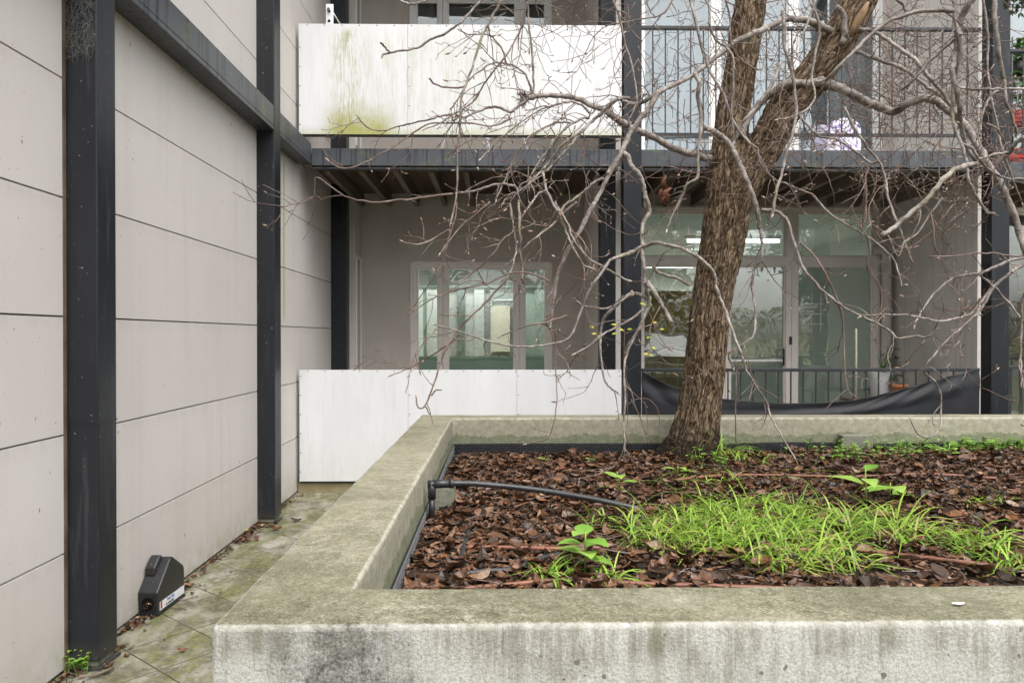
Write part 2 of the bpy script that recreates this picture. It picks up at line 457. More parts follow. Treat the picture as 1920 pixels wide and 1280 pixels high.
def mk_branch():
    t = NT("smooth_grey_bark")
    n1 = t.noise(14, None, 5, .65); n2 = t.noise(90, None, 3, .6)
    c = t.ramp(t.math('ADD', t.math('MULTIPLY', n1, .6), t.math('MULTIPLY', n2, .4)), [(.32, (.055,.043,.036)), (.46, (.145,.123,.108)), (.60, (.33,.30,.275)), (.72, (.46,.43,.40))])
    c = t.mix(t.ramp(n2, [(.55, 0), (.75, .4)]), c, (.10,.08,.065))
    g = t.noise(4, t.mapv(t.pos, loc=(2,2,2)), 4, .6)
    c = t.mix(t.ramp(g, [(.58, 0), (.72, .45)]), c, (.23,.22,.10))
    t.col(c); t.rough(.75); t.spec(.25); t.bump(n2, .0015)
    return t.m
def mk_twig():
    t = NT("twig_bark")
    n1 = t.noise(6, None, 4, .6)
    c = t.ramp(n1, [(.3, (.062,.040,.032)), (.5, (.140,.100,.083)), (.68, (.28,.235,.21))])
    c = t.mix(t.ramp(t.noise(2.2, t.mapv(t.pos, loc=(7,1,3)), 3), [(.52, 0), (.66, .5)]), c, (.14,.06,.04))
    t.col(c); t.rough(.6); t.spec(.3)
    return t.m

M = {}
M['clad'] = mk_clad()
M['steel'] = mk_steel()
M['beam'] = mk_beam()
M['wpanel'] = mk_white_panel()
M['render'] = mk_render("wall_render", (.53,.49,.445), (.43,.395,.355), .14)
M['render_light'] = mk_render("wall_render_pale", (.60,.57,.52), (.50,.47,.43), .3)
M['party'] = mk_render("wall_streaked", (.70,.67,.63), (.60,.575,.54), .4)
M['planter'] = mk_planter()
M['paving'] = mk_paving()
M['frame'] = simple("window_frame_paint", (.72,.68,.63), (.66,.62,.575), 8, .4, .4)
M['frame_white'] = simple("white_frame_paint", (.78,.78,.77), (.72,.72,.71), 8, .4, .4)
M['rail'] = simple("railing_paint", (.022,.025,.030), (.012,.014,.017), 30, .45, .5, specks=(45, .72, (.2,.2,.19)))
M['glass'] = mk_glass("window_glass")
M['glass_door'] = mk_glass("door_glass", (.93,.95,.935), .11)
M['glass_up'] = mk_glass("window_glass_upper", (.84,.88,.90), .08)
def mk_film():
    t = NT("frosted_film"); c = t.ramp(t.noise(1.2), [(.3, (.54,.575,.54)), (.7, (.61,.64,.605))]); t.col(c); t.rough(.6)
    tl = t.n('ShaderNodeBsdfTranslucent'); t.l(c, tl.inputs[0]); mx = t.n('ShaderNodeMixShader'); mx.inputs[0].default_value = .55
    t.l(t.b.outputs[0], mx.inputs[1]); t.l(tl.outputs[0], mx.inputs[2]); t.l(mx.outputs[0], t.out.inputs[0]); return t.m
M['film'] = mk_film()
M['room'] = simple("room_wall", (.55,.57,.53), (.48,.50,.46), 1, .8, .2)
M['room_floor'] = simple("room_floor", (.22,.25,.22), (.16,.19,.17), 2, .5, .3)
M['dark'] = simple("dark_interior", (.03,.03,.03), (.02,.02,.02), 3, .6, .2)
M['timber'] = simple("weathered_timber", (.135,.100,.068), (.060,.042,.028), 8, .8, .2, .002, 60, (1,.1,1))
M['joist'] = simple("joist_timber", (.20,.165,.125), (.10,.078,.055), 8, .8, .2, .002, 60, (1,.15,1))
M['leaf'] = mk_islands("wet_dead_leaf", [(0, (.020,.012,.007)), (.3, (.060,.029,.014)), (.55, (.122,.055,.023)), (.78, (.165,.078,.042)), (.90, (.24,.110,.045)), (1, (.29,.20,.14))], .42, .38, .6, 0, 70)
M['grass'] = mk_islands("grass_blade", [(0, (.10,.20,.025)), (.35, (.20,.35,.04)), (.75, (.31,.46,.06)), (.90, (.37,.45,.09)), (.94, (.40,.34,.15)), (1, (.30,.22,.10))], .45, .4, .0, .3)
M['weed'] = mk_islands("weed_leaf", [(0, (.12,.27,.03)), (.5, (.20,.38,.05)), (1, (.30,.46,.09))], .4, .5, .0, .25)
M['yellow_leaf'] = mk_islands("young_leaf", [(0, (.35,.45,.05)), (.6, (.5,.5,.06)), (1, (.55,.35,.04))], .5, .3, 0, .3)
M['dkgreen'] = mk_islands("potplant_leaf", [(0, (.025,.05,.02)), (1, (.07,.11,.05))], .4, .5, 0, .1)
M['green'] = mk_islands("house_leaf", [(0, (.03,.11,.02)), (1, (.09,.22,.04))], .4, .5, 0, .2)
M['bark'] = mk_bark(); M['branch'] = mk_branch(); M['twig'] = mk_twig()
M['bud'] = mk_islands("magnolia_bud", [(0, (.17,.09,.06)), (.5, (.30,.20,.14)), (1, (.50,.44,.38))], .7, .2, .2, 0, 120)
M['soil'] = simple("dark_soil", (.040,.027,.018), (.014,.009,.006), 30, .85, .3, .02, 45)
M['black_plastic'] = simple("black_plastic", (.020,.021,.023), (.012,.012,.013), 12, .42, .5, specks=(70, .72, (.16,.15,.12)))
M['pipe_black'] = simple("black_pipe", (.030,.031,.034), (.016,.016,.018), 14, .4, .5, specks=(60, .68, (.10,.09,.07)))
M['pipe_brown'] = simple("brown_dripline", (.24,.095,.052), (.13,.052,.030), 20, .45, .4, specks=(55, .66, (.07,.04,.03)))
M['block'] = simple("grey_block", (.22,.22,.175), (.13,.14,.10), 30, .9, .2, .003, 60)
M['cloth'] = None
M['tube'] = mk_emit("fluorescent_tube", (.93,1,.98), 2.6)
M['label'] = simple("label_paper", (.68,.70,.73), (.60,.62,.65), 20, .5, .3)
M['red'] = simple("red_plastic", (.40,.028,.018), (.28,.018,.012), 6, .4, .5)
M['blue_ink'] = simple("blue_ink", (.04,.10,.32), (.03,.08,.25), 6, .5, .3)
M['dark_ink'] = simple("dark_ink", (.06,.06,.07), (.04,.04,.05), 6, .5, .3)
M['white'] = simple("white_gloss", (.76,.77,.79), (.70,.71,.74), 3, .35, .5)
M['terracotta'] = simple("terracotta", (.48,.20,.085), (.36,.14,.06), 10, .8, .2)
M['cream'] = simple("cream_board", (.78,.72,.60), (.72,.66,.54), 3, .6, .2)
def mk_cloth():
    t = NT("black_shade_cloth")
    f = t.noise(3, None, 5, .6); wv = t.noise(380, None, 2, .5)
    c = t.ramp(t.math('ADD', t.math('MULTIPLY', f, .5), t.math('MULTIPLY', wv, .5)), [(.35, (.006,.0065,.008)), (.6, (.016,.0175,.021)), (.75, (.04,.043,.05))])
    t.col(c); t.rough(.6); t.spec(.3)
    t.bump(wv, .001)
    return t.m
M['cloth'] = mk_cloth()
def mk_purple():
    t = NT("purple_print")
    vo = t.n('ShaderNodeTexVoronoi'); t.l(t.mapv(t.pos, (1,1,.55)), vo.inputs['Vector']); vo.inputs['Scale'].default_value = 30
    c = t.ramp(vo.outputs['Distance'], [(.30, (.22,.16,.55)), (.42, (.72,.70,.82))])
    t.col(c); t.rough(.8); return t.m
M['purple'] = mk_purple()

# ------------------------------------------------------------------ setting
WX = -1.71            # cladding plane
PT = .77              # planter top
SZ = .558             # soil level
YF = 6.5              # facade front plane
YB = 8.3              # back wall plane

g = MB(); g.box(-300, 300, -300, 300, -.6, -.012)
tag(g.build('ground', simple("lawn", (.13,.12,.05), (.07,.065,.03), 2, .9, .1)), kind='structure')
pv = MB()
pv.add([(-1.9,-1.2,0),(9,-1.2,0),(9,YF+.02,0),(-1.9,YF+.02,0),(-1.9,-1.2,-.01),(9,-1.2,-.01),(9,YF+.02,-.01),(-1.9,YF+.02,-.01)],
       [(0,1,2,3),(4,7,6,5),(0,4,5,1),(1,5,6,2),(2,6,7,3),(3,7,4,0)])
tag(pv.build('paving', M['paving']), kind='structure')
rd = MB(); rd.box(-60, 60, -13, -6, -.012, -.004)
tag(rd.build('road', simple("asphalt", (.055,.055,.057), (.04,.04,.042), 20, .8, .3)), kind='structure')

# ------------------------------------------------------------------ left cladding wall with posts and beam
wall = empty('clad_wall', (WX, 3, 0), 0, 'tall beige panel wall with dark steel posts along the left side', 'wall')
def place(o, parent):      # keep world coordinates under an offset parent
    o.parent = parent
    o.matrix_parent_inverse = Matrix.Translation(-Vector(parent.location)) if parent.rotation_euler.z == 0 else parent.matrix_basis.inverted()
    return o
def WB(mb, name, mat, parent, bevel=0, seg=2):
    o = mb.build(name, mat, None, bevel, seg)
    return place(o, parent)
def seg_courses(mb, y0, y1, z_top=7.4):
    z = .0025
    while z < z_top:
        za, zb = z + .0016, z + .4645 - .0016
        if z < .01: za = .012
        b = .0030
        x0, x1 = WX - .03, WX
        vs = [(x0,y0,za),(x0,y0,zb),(x1-.0,y0,zb-b*.3),(x1,y0,za+b),
              (x0,y1,za),(x0,y1,zb),(x1-.0,y1,zb-b*.3),(x1,y1,za+b)]
        mb.add(vs, [(0,1,2,3),(7,6,5,4),(3,2,6,7),(1,5,6,2),(0,3,7,4),(0,4,5,1)])
        z += .4645
cl = MB()
seg_courses(cl, -1.0, 3.11); seg_courses(cl, 3.125, 5.47); seg_courses(cl, 5.48, 7.86)
WB(cl, 'cladding', M['clad'], wall)
bk = MB(); bk.box(WX-.3, WX-.02, -1.0, 7.86, -.01, 7.4)
WB(bk, 'backing', simple('joint_backing', (.22,.205,.19), None, 5, .8, .1), wall)
tr = MB(); tr.box(WX-.02, WX+.006, 3.030, 3.046, 0, 5.0)
WB(tr, 'edge_trim', M['timber'], wall)
PO = 1.585
for (y0, y1) in ((3.05, 3.197), (5.425, 5.58)):
    p = MB(); p.box(WX-.01, -PO, y0, y1, .035, 7.4)
    o = WB(p, 'post', M['steel'], wall, .006, 3)
    p = MB(); p.box(WX-.005, -PO+.01, y0-.008, y1+.008, 0, .012)
    place(p.build('base_plate', M['steel'], None, .002), wall)
    p = MB(); p.box(WX, -PO-.012, y0+.012, y1-.012, .012, .035); WB(p, 'grout_pad', M['block'], wall)
# weld seam ring on near post
p = MB(); p.box(WX+.004, -PO+.0015, 3.0485, 3.1985, .975, .981); WB(p, 'weld_seam', M['steel'], wall)
bz0, bz1 = 1.32 + (630-239)*5.42/F, 1.32 + (630-200)*5.42/F
bz0, bz1 = 2.792, 2.902
bb = MB()
for (y0, y1) in ((-1.0, 3.05), (3.197, 5.425), (5.58, 6.49)):
    bb.box(WX-.01, -PO-.003, y0, y1, 2.765+.03, 2.935)
    bb.box(WX-.01, -PO-.003-.0, y0, y1, 2.765+.0, 2.765+.03-.001)
WB(bb, 'beam', M['beam'], wall, .003)
# cobwebs: fine threads in mesh
def cobweb(name, pts_fn, n, label, rnd):
    mb = MB()
    for i in range(n):
        a, b = pts_fn(rnd)
        m = (a + b)/2 + Vector((rnd.uniform(-.004,.01), 0, -rnd.uniform(0, .02)))
        mb.tube([a, m, b], .00035, 3, cap=False)
    o = mb.build(name, simple("cobweb_thread", (.24,.235,.22), (.18,.175,.16), 4, .9, .1))
    return tag(o, label, 'cobweb')
rn = random.Random(5)
def web1(r):
    c = Vector((r.uniform(WX+.0, -PO-.01), 3.047, r.uniform(2.42, 2.75)))
    a = r.uniform(0, 6.28); L = r.uniform(.01, .05)
    d = Vector((math.cos(a), 0, math.sin(a)))*L
    p0, p1 = c - d, c + d
    for p in (p0, p1): p.x = max(WX+.002, min(-PO-.006, p.x)); p.y -= r.uniform(0, .006)
    return p0, p1
cobweb('cobweb', web1, 330, 'grey tangle of cobweb high on the nearest dark post', rn)
def web2(r):
    y = r.uniform(3.3, 5.3)
    if r.random() < .6: y = r.choice([4.15, 4.35, 5.2]) + r.gauss(0, .08)
    a = Vector((WX + r.uniform(.005,.05), y, r.uniform(2.70, 2.76)))
    b = Vector((WX + r.uniform(.02,.12), y + r.uniform(-.06,.06), 2.764))
    return a, b
tag(cobweb('cobweb', web2, 160, 'dusty cobweb threads hanging under the beam along the beige wall', rn), kind='stuff')

# ------------------------------------------------------------------ apartment building
bld = empty('apartment_building', (1.0, 6.5, 0), 0, 'two storey apartment block with recessed balconies, dark steel frame and beige rendered walls', 'building')
def wall_open(mb, x0, x1, z0, z1, y0, y1, ops):
    xs = sorted(set([x0, x1] + [v for o in ops for v in (o[0], o[1])]))
    for i in range(len(xs)-1):
        a, b = xs[i], xs[i+1]; mid = (a+b)/2
        cuts = sorted([(o[2], o[3]) for o in ops if o[0] <= mid <= o[1]])
        z = z0
        for (c, d) in cuts:
            if c > z: mb.box(a, b, y0, y1, z, c)
            z = d
        if z < z1: mb.box(a, b, y0, y1, z, z1)
FL = .10
DZ0, DZ1 = 2.85, 2.90         # decking
H = 2.80                      # floor to floor (deck top to deck top)
XL, XR = -1.50, XX(1672, YB)
PX0, PX1 = XX(1122, 7.05), 1.13
# openings
wx0, wx1 = XX(772, YB), XX(1033, YB)
wz1 = ZZ(493, YB); wz0 = .45
dx0, dx1 = 1.50, XX(1647, YB)
dz1 = ZZ(388, YB)
uwx0, uwx1 = XX(771, YB), XX(1032, YB)
uwz0, uwz1 = 3.62, ZZ(-8, YB)
udx0, udx1 = 1.50, XX(1650, YB)
udz1 = 5.15
b = MB()
wall_open(b, -1.71, PX0+.05, 0, 5.75, YB, YB+.12, [(wx0, wx1, wz0, wz1), (uwx0, uwx1, uwz0, uwz1)])
WB(b, 'back_wall', M['render'], bld)
b = MB()
wall_open(b, PX1-.05, 9.0, 0, 5.75, YB, YB+.12, [(dx0, dx1, FL, dz1), (udx0, udx1, DZ1, udz1), (5.45, 8.2, FL, dz1), (5.45, 8.2, DZ1, udz1)])
WB(b, 'back_wall', M['render'], bld)
# party walls
b = MB(); b.box(PX0, PX1, 7.06, YB-.003, 0, 5.75); WB(b, 'party_wall', M['render_light'], bld)
PW = XX(1672, YB)
b = MB(); b.box(PW, PW+.21, 6.80, YB-.003, 0, 5.75); WB(b, 'party_wall', M['party'], bld)
# return wall on the left with side window
b = MB(); b.box(-1.71, -1.50, 7.96, YB-.003, 0, 5.75); WB(b, 'return_wall', M['render_light'], bld)
# inner dark columns
for (x0, x1, y0) in ((WX-.01, XX(650, 7.79), 7.79), (PX0-.004, XX(1153, 6.95), 6.90)):
    b = MB(); b.box(x0, x1, y0, y0+.145, 0, 5.75); WB(b, 'steel_post', M['steel'], bld, .005)
# front posts
for (a, c) in ((XX(1167, YF), XX(1201, YF)), (XX(1852, YF), XX(1886, YF))):
    b = MB(); b.box(a, c, YF-.045, YF+.10, 0, 7.0); WB(b, 'steel_post', M['steel'], bld, .006, 3)
# front beams, between posts, two levels
pA0, pA1 = XX(1167, YF), XX(1201, YF); pB0, pB1 = XX(1852, YF), XX(1886, YF)
for zt in (2.90, 5.70):
    for (a, c, yy) in ((-PO-.003, pA0-.001, YF), (pA1+.001, pB0-.001, YF), (pB1+.001, 9.0, 6.93)):
        if zt > 3 and a > 1: continue
        b = MB(); b.box(a, c, yy, yy+.012, zt-.145, zt+.0); b.box(a, c, yy+.0135, yy+.09, zt-.168, zt-.156)
        b.box(a, c, yy+.0135, yy+.07, zt-.01, zt-.004)
        WB(b, 'beam', M['beam'], bld, .003)
# decks
for zt in (2.90, 5.70):
    d = MB(); y = YF+.10; k = 0
    while y < YB-.1:
        d.box(-1.70, PX0+.16, y, y+.088, zt-.048, zt-.022)
        if zt > 3: y += .094; continue
        d.box(PX1, PW, y, y+.088, zt-.048, zt-.022)
        d.box(PW+.22, 9, max(y, 7.0), max(y, 7.0)+.088, zt-.048, zt-.022)
        y += .094
    WB(d, 'decking', M['timber'], bld)
    tp = MB(); tp.box(-1.70, PX0+.16, YF+.095, YB-.01, zt-.018, zt-.006)
    if zt < 3: tp.box(PX1, PW, YF+.095, YB-.01, zt-.018, zt-.006)
    if zt < 3: tp.box(PW+.22, 9, 7.03, YB-.01, zt-.018, zt-.006)
    WB(tp, 'deck_topping', simple('deck_topping', (.52,.50,.46), (.42,.40,.37), 12, .8, .2), bld)
    x = -1.487
    while x < 8.9:
        if not (zt > 3 and x > 1) and not (PX0-.05 < x < PX1+.02 or PW-.05 < x < PW+.25):
            j = MB(); j.box(x-.02, x+.025, (YF+.095 if x < PW else 7.03), YB-.02, zt-.185, zt-.050)
            WB(j, 'joist', M['joist'], bld)
        x += .297
# ground slab / plinth
b = MB(); b.box(-1.71, 9, YF+.06, YB, -.01, FL); WB(b, 'floor_slab', simple('deck_tiles', (.52,.50,.46), (.42,.40,.37), 12, .8, .2), bld)
b = MB(); b.box(-1.70, 9, YF-.02, YF+.055, 0, .085)
WB(b, 'plinth', simple("stained_plinth", (.34,.30,.19), (.22,.19,.10), 9, .8, .2), bld)
# rear shell + storey floor + roof
b = MB()
b.box(-1.83, 9, 17.2, 17.3, -.01, 5.75); b.box(9.005, 9.1, YF, 17.3, -.01, 5.75); b.box(-1.83, -1.72, 7.87, 17.195, -.01, 5.75)
WB(b, 'rear_wall', M['render'], bld)
b = MB(); b.box(-1.83, 9.1, YB-.25, 17.3, 5.76, 5.95); WB(b, 'roof', M['render'], bld)

# interiors
rm = MB()
def room(x0, x1, y0, y1, z0, z1):
    t = .04
    rm.box(x0-t, x0, y0, y1, z0, z1); rm.box(x1, x1+t, y0, y1, z0, z1)
    rm.box(x0-t, x1+t, y1+.002, y1+t, z0, z1); rm.box(x0-t, x1+t, y0, y1, z1+.002, z1+t)
    rm.box(x0-t, x1+t, y0, y1, z0-t, z0-.002)
room(-1.42, .93, YB+.13, 11.4, FL+.05, 2.68)
room(1.22, 5.28, YB+.13, 16.0, FL+.05, 2.78)
room(-1.42, .93, YB+.13, 11.4, 2.95, 5.6)
room(1.22, 5.28, YB+.13, 12.0, 2.95, 5.6)
room(5.42, 8.9, YB+.13, 11.4, FL+.05, 2.68)
room(5.42, 8.9, YB+.13, 11.4, 2.95, 5.6)
WB(rm, 'room_lining', M['room'], bld)

# windows ---------------------------------------------------------------
def frame_bar(mb, x0, x1, z0, z1, y0, y1):
    mb.box(x0, x1, y0, y1, z0, z1)
def window(name, x0, x1, z0, z1, mull, fmat, gmat, panes_inset=.0, transom=None, yb=YB):
    """fixed frame with mullions (list of (xa, xb)) ; returns object"""
    f = MB(); t = .052; y0, y1 = yb+.012, yb+.085
    # outer frame
    f.box(x0+.002, x0+t, y0, y1, z0+.002, z1-.002); f.box(x1-t, x1-.002, y0, y1, z0+.002, z1-.002)
    f.box(x0+t, x1-t, y0, y1, z1-t, z1-.002); f.box(x0+t, x1-t, y0, y1, z0+.002, z0+t)
    # proud outer bead
    for (a, c, e, g_) in ((x0-.012, x0+.014, z0, z1), (x1-.014, x1+.012, z0, z1)):
        f.box(a, c, yb-.012, yb+.0115, e, g_)
    f.box(x0+.0145, x1-.0145, yb-.012, yb+.0115, z1-.014, z1+.012)
    tz = None
    if transom: f.box(x0+t, x1-t, y0-.004, y1-.004, transom[0], transom[1])
    ztop = transom[0] if transom else z1-t
    for (a, c) in mull:
        m_ = (a+c)/2
        f.box(a, m_-.004, y0-.006, y1-.01, z0+t, ztop); f.box(m_+.004, c, y0+.003, y1-.014, z0+t, ztop); f.box(m_-.004, m_+.004, y0+.02, y1-.02, z0+t, ztop)
        if transom: f.box(a+.006, c-.006, y0-.002, y1-.01, transom[1], z1-t)
    o = WB(f, name, fmat, bld)
    xs = [x0+t] + [v for m_ in mull for v in m_] + [x1-t]
    ys = (yb+.05, yb+.055)
    pans = []
    for i in range(0, len(xs), 2):
        pans.append((xs[i], xs[i+1], z0+t, ztop))
        if transom: pans.append((xs[i], xs[i+1], transom[1], z1-t))
    for (a, c, e, h) in pans:
        # sash
        s_ = MB(); q = .016
        s_.box(a, a+q, yb+.03, yb+.07, e, h); s_.box(c-q, c, yb+.03, yb+.07, e, h)
        s_.box(a+q, c-q, yb+.03, yb+.07, h-q, h); s_.box(a+q, c-q, yb+.03, yb+.07, e, e+q)
        so = s_.build('sash', fmat); so.parent = o; 
        p_ = MB(); p_.box(a+q-.002, c-q+.002, *ys, e+q-.002, h-q+.002)
        po = p_.build('pane', gmat); po.parent = o
    return o
window('window', wx0, wx1, wz0, wz1, [(XX(822,YB), XX(839,YB)), (XX(965,YB), XX(983,YB))], M['frame'], M['glass'])
window('window', uwx0, uwx1, uwz0, uwz1, [(XX(822,YB), XX(839,YB)), (XX(967,YB), XX(983,YB))], M['frame_white'], M['glass'])
gd = window('glass_door', dx0, dx1, FL+.02, dz1, [(XX(1352,YB), XX(1370,YB)), (XX(1474,YB), XX(1496,YB))], M['frame'], M['glass_door'], transom=(ZZ(497,YB), ZZ(480,YB)))
window('glass_door', udx0, udx1, DZ1+.02, udz1, [(XX(1333,YB), XX(1350,YB)), (XX(1478,YB), XX(1496,YB))], M['frame_white'], M['glass_up'])
window('glass_door', 5.452, 8.198, FL+.02, dz1, [(6.4, 6.5), (7.3, 7.4)], M['frame_white'], M['glass'], transom=(ZZ(497,YB), ZZ(480,YB)))
window('glass_door', 5.452, 8.198, DZ1+.02, udz1, [(6.4, 6.5), (7.3, 7.4)], M['frame_white'], M['glass_up'])
# door hardware
h = MB(); hx = XX(1469, YB)
hz0, hz1 = ZZ(684, YB), ZZ(655, YB)
h.tube([(hx, YB+.02, hz1), (hx-.01, YB-.035, hz1), (hx-.014, YB-.045, hz1-.03), (hx-.014, YB-.045, hz0+.03), (hx-.01, YB-.035, hz0), (hx, YB+.02, hz0)], .011, 8)
o = h.build('handle', M['black_plastic']); o.parent = gd
h = MB(); h.box(XX(1480,YB), XX(1485,YB), YB-.006, YB+.004, ZZ(646,YB), ZZ(631,YB))
o = h.build('lock', M['black_plastic'], None, .002); o.parent = gd
h = MB(); h.box(XX(1372,YB), XX(1473,YB), YB+.02, YB+.048, ZZ(678,YB), ZZ(674,YB))
o = h.build('mid_rail', M['frame_white']); o.parent = gd
h = MB(); h.box(XX(1366,YB)-.06, XX(1474,YB), YB+.066, YB+.07, FL+.06, ZZ(500,YB)); h.box(XX(1497,YB), dx1-.054, YB+.066, YB+.07, FL+.06, ZZ(500,YB))
o = h.build('frosted_film', M['film']); o.parent = gd
# mirrored lettering and grid on the right leaf
lt = MB(); yl = YB+.0285
def bar(xa, xb, ya, yb_, w_=1.0):
    lt.box(XX(min(xa,xb),YB), XX(max(xa,xb),YB), yl+.0145, yl+.0155, ZZ(max(ya,yb_),YB), ZZ(min(ya,yb_),YB))
for yy in (568.6, 588, 606.6): bar(1503 if yy > 580 else 1503, 1547, yy-.5, yy+.5)
for xx, a, c in ((1508.5, 555, 568.6), (1525.5, 549, 568.6), (1542, 551, 621), (1507.5, 588, 618), (1524.5, 588, 625)): bar(xx-.45, xx+.45, a, c)
o = lt.build('grid_lines', M['white']); o.parent = gd
def text_obj(s, name, size, mat, mw, parent=None):
    cu = bpy.data.curves.new(name, 'FONT'); cu.body = s; cu.size = size; cu.extrude = .0006; cu.align_x = 'LEFT'
    tmp = bpy.data.objects.new('tmp', cu); col.objects.link(tmp)
    bpy.context.view_layer.update()
    me = bpy.data.meshes.new_from_object(tmp.evaluated_get(bpy.context.evaluated_depsgraph_get()))
    bpy.data.objects.remove(tmp)
    me.materials.clear(); me.materials.append(mat)
    me.transform(mw)
    o = bpy.data.objects.new(name, me); col.objects.link(o)
    if parent: o.parent = parent
    return o
for (s, x, y) in (("Renovations", 1533, 577.5), ("and repair", 1526, 586)):
    mw = Matrix.Translation(P(x, y, yl+.0145)) @ Matrix.Rotation(math.pi/2, 4, 'X') @ Matrix.Diagonal((-1, 1, 1, 1))
    text_obj(s, 'lettering', .052, M['white'], mw, gd)
# side window on the return wall
f = MB(); sx = -1.50
f.box(sx-.002, sx+.012, 8.005, 8.03, .5, wz1+.05); f.box(sx-.002, sx+.012, 8.262, 8.287, .5, wz1+.05); f.box(sx-.002, sx+.012, 8.03, 8.262, wz1+.025, wz1+.05)
o = WB(f, 'side_window', M['frame'], bld)
f = MB(); f.box(sx+.001, sx+.005, 8.03, 8.262, .5, wz1+.025); q = f.build('pane', mk_glass("side_glass", (.25,.28,.26), .25)); q.parent = o
f = MB(); f.box(sx-.002, sx+.012, 8.005, 8.03, 3.3, 5.1); f.box(sx-.002, sx+.012, 8.262, 8.287, 3.3, 5.1)
o = WB(f, 'side_window', M['frame_white'], bld)
f = MB(); f.box(sx+.001, sx+.005, 8.03, 8.262, 3.3, 5.1); q = f.build('pane', bpy.data.materials["side_glass"]); q.parent = o

# things inside: ceiling tubes, partitions, blinds
for (pa, pb, py, Y, lab) in ((1288, 1462, 452, 11.2, 'lit fluorescent tube on the ceiling behind the transom glass, longer nearer one'), (1200, 1300, 500, 14.6, 'lit fluorescent tube seen through the left pane, left of the tree trunk')):
    e = empty('ceiling_light', P((pa+pb)/2, py, Y), 0, lab, 'light', 'lit fluorescent tubes')
    L = (pb-pa)*Y/F
    m_ = MB(); m_.tube([(-L/2, 0, 0), (L/2, 0, 0)], .022, 10); m_.build('tube', M['tube'], e)
    m_ = MB(); m_.box(-L/2-.03, L/2+.03, -.05, .05, .03, .075); m_.build('housing', M['white'], e)
def lamp_in(e, loc, sx, sy, energy, parent_thing):
    ld = bpy.data.lights.new('lamp_light', 'AREA'); ld.shape = 'RECTANGLE'; ld.size = sx; ld.size_y = sy; ld.energy = energy; ld.color = (.95, 1, .96)
    lo = bpy.data.objects.new('lamp_light', ld); col.objects.link(lo); lo.location = loc
lamp_in(None, (3.3, 11.2, 2.60), 1.4, .15, 27, None)
lamp_in(None, (3.3, 14.6, 2.60), 1.4, .15, 27, None)
e = empty('ceiling_light', (-.3, 9.0, 2.62), 0, 'flat unseen ceiling light added to brighten the room behind the ground floor window', 'light')  # unseen fixture, added to brighten the left room
m_ = MB(); m_.box(-.5, .5, -.1, .1, .0, .04); m_.build('diffuser', M['tube'], e)
m_ = MB(); m_.box(-.55, .55, -.13, .13, .041, .058); m_.build('housing', M['white'], e)
lamp_in(None, (-.3, 9.0, 2.60), 1.0, .2, 17, None)  # light of the added fixture in the left room
m_ = MB(); m_.box(1.50, XX(1330, 8.8), 8.8, 8.84, FL+.06, ZZ(545, 8.8)); m_.box(XX(1246,8.8), XX(1252,8.8), 8.785, 8.799, FL+.06, ZZ(545, 8.8))  # board added to imitate the olive reflection in the left pane
tag(m_.build('reflection_board', simple("olive_reflection", (.26,.215,.095), (.17,.15,.07), 2.5, .8, .2)), 'olive brown board added behind the left pane of the ground floor doors in place of a reflection', 'reflection board')
# white glass partition panels in the left room
Yp = 9.3
cols = [(776, 793, (.52,.66,.58)), (793, 800, (.20,.32,.27)), (800, 823, (.58,.62,.56)), (823, 857, (.36,.38,.34)), (857, 872, (.11,.17,.15)), (872, 889, (.40,.42,.39)), (889, 908, (.46,.47,.45)),
        (908, 918, (.27,.27,.25)), (918, 966, (.20,.25,.22)), (966, 1003, (.30,.41,.35)), (1003, 1022, (.24,.36,.30)), (1022, 1040, (.2,.28,.24))]
part = empty('room_divider', (XX(900,Yp), Yp, FL), 0, 'pale green and grey panelled divider behind the ground floor window', 'room divider')
def YpX(px): return XX(px, Yp)
for i, (a, c, cc) in enumerate(cols):
    gm = sum(cc)/3; cc = tuple((v*.6+gm*.4)*1.12 for v in cc)
    m_ = MB(); dy = .02*(i % 2)
    m_.box(YpX(a)+.001, YpX(c)-.001, Yp+dy, Yp+dy+.03, .15, ZZ(540, Yp)); 
    WB(m_, 'panel', simple("divider_panel", cc, tuple(x*.9 for x in cc), 1.5, .4, .3), part)
m_ = MB(); m_.box(YpX(776), YpX(1040), Yp-.01, Yp+.06, ZZ(540,Yp)+.002, ZZ(535,Yp)); WB(m_, 'head_rail', simple("divider_rail", (.16,.2,.18), None, 3, .4, .4), part)
m_ = MB(); m_.box(YpX(776), YpX(1040), Yp-.05, Yp-.02, .15, ZZ(667,Yp)); WB(m_, 'lower_panel', simple("divider_base", (.16,.22,.18), (.13,.19,.15), 2, .4, .3), part)
pc = empty('hanging_board', (YpX(940), Yp-.04, ZZ(616,Yp)), 0, 'cream rectangular board seen through the ground floor window', 'board')
m_ = MB(); m_.box(YpX(922), YpX(956), Yp-.055, Yp-.04, ZZ(659,Yp), ZZ(573,Yp)); WB(m_, 'board', M['cream'], pc)
m_ = MB(); m_.box(YpX(920), YpX(922)-.001, Yp-.06, Yp-.035, ZZ(662,Yp), ZZ(563,Yp)); m_.box(YpX(964), YpX(966), Yp-.06, Yp-.035, ZZ(658,Yp), ZZ(580,Yp)); m_.box(YpX(920), YpX(963), Yp-.06, Yp-.035, ZZ(563.5,Yp), ZZ(561,Yp)); WB(m_, 'frame', M['white'], pc)
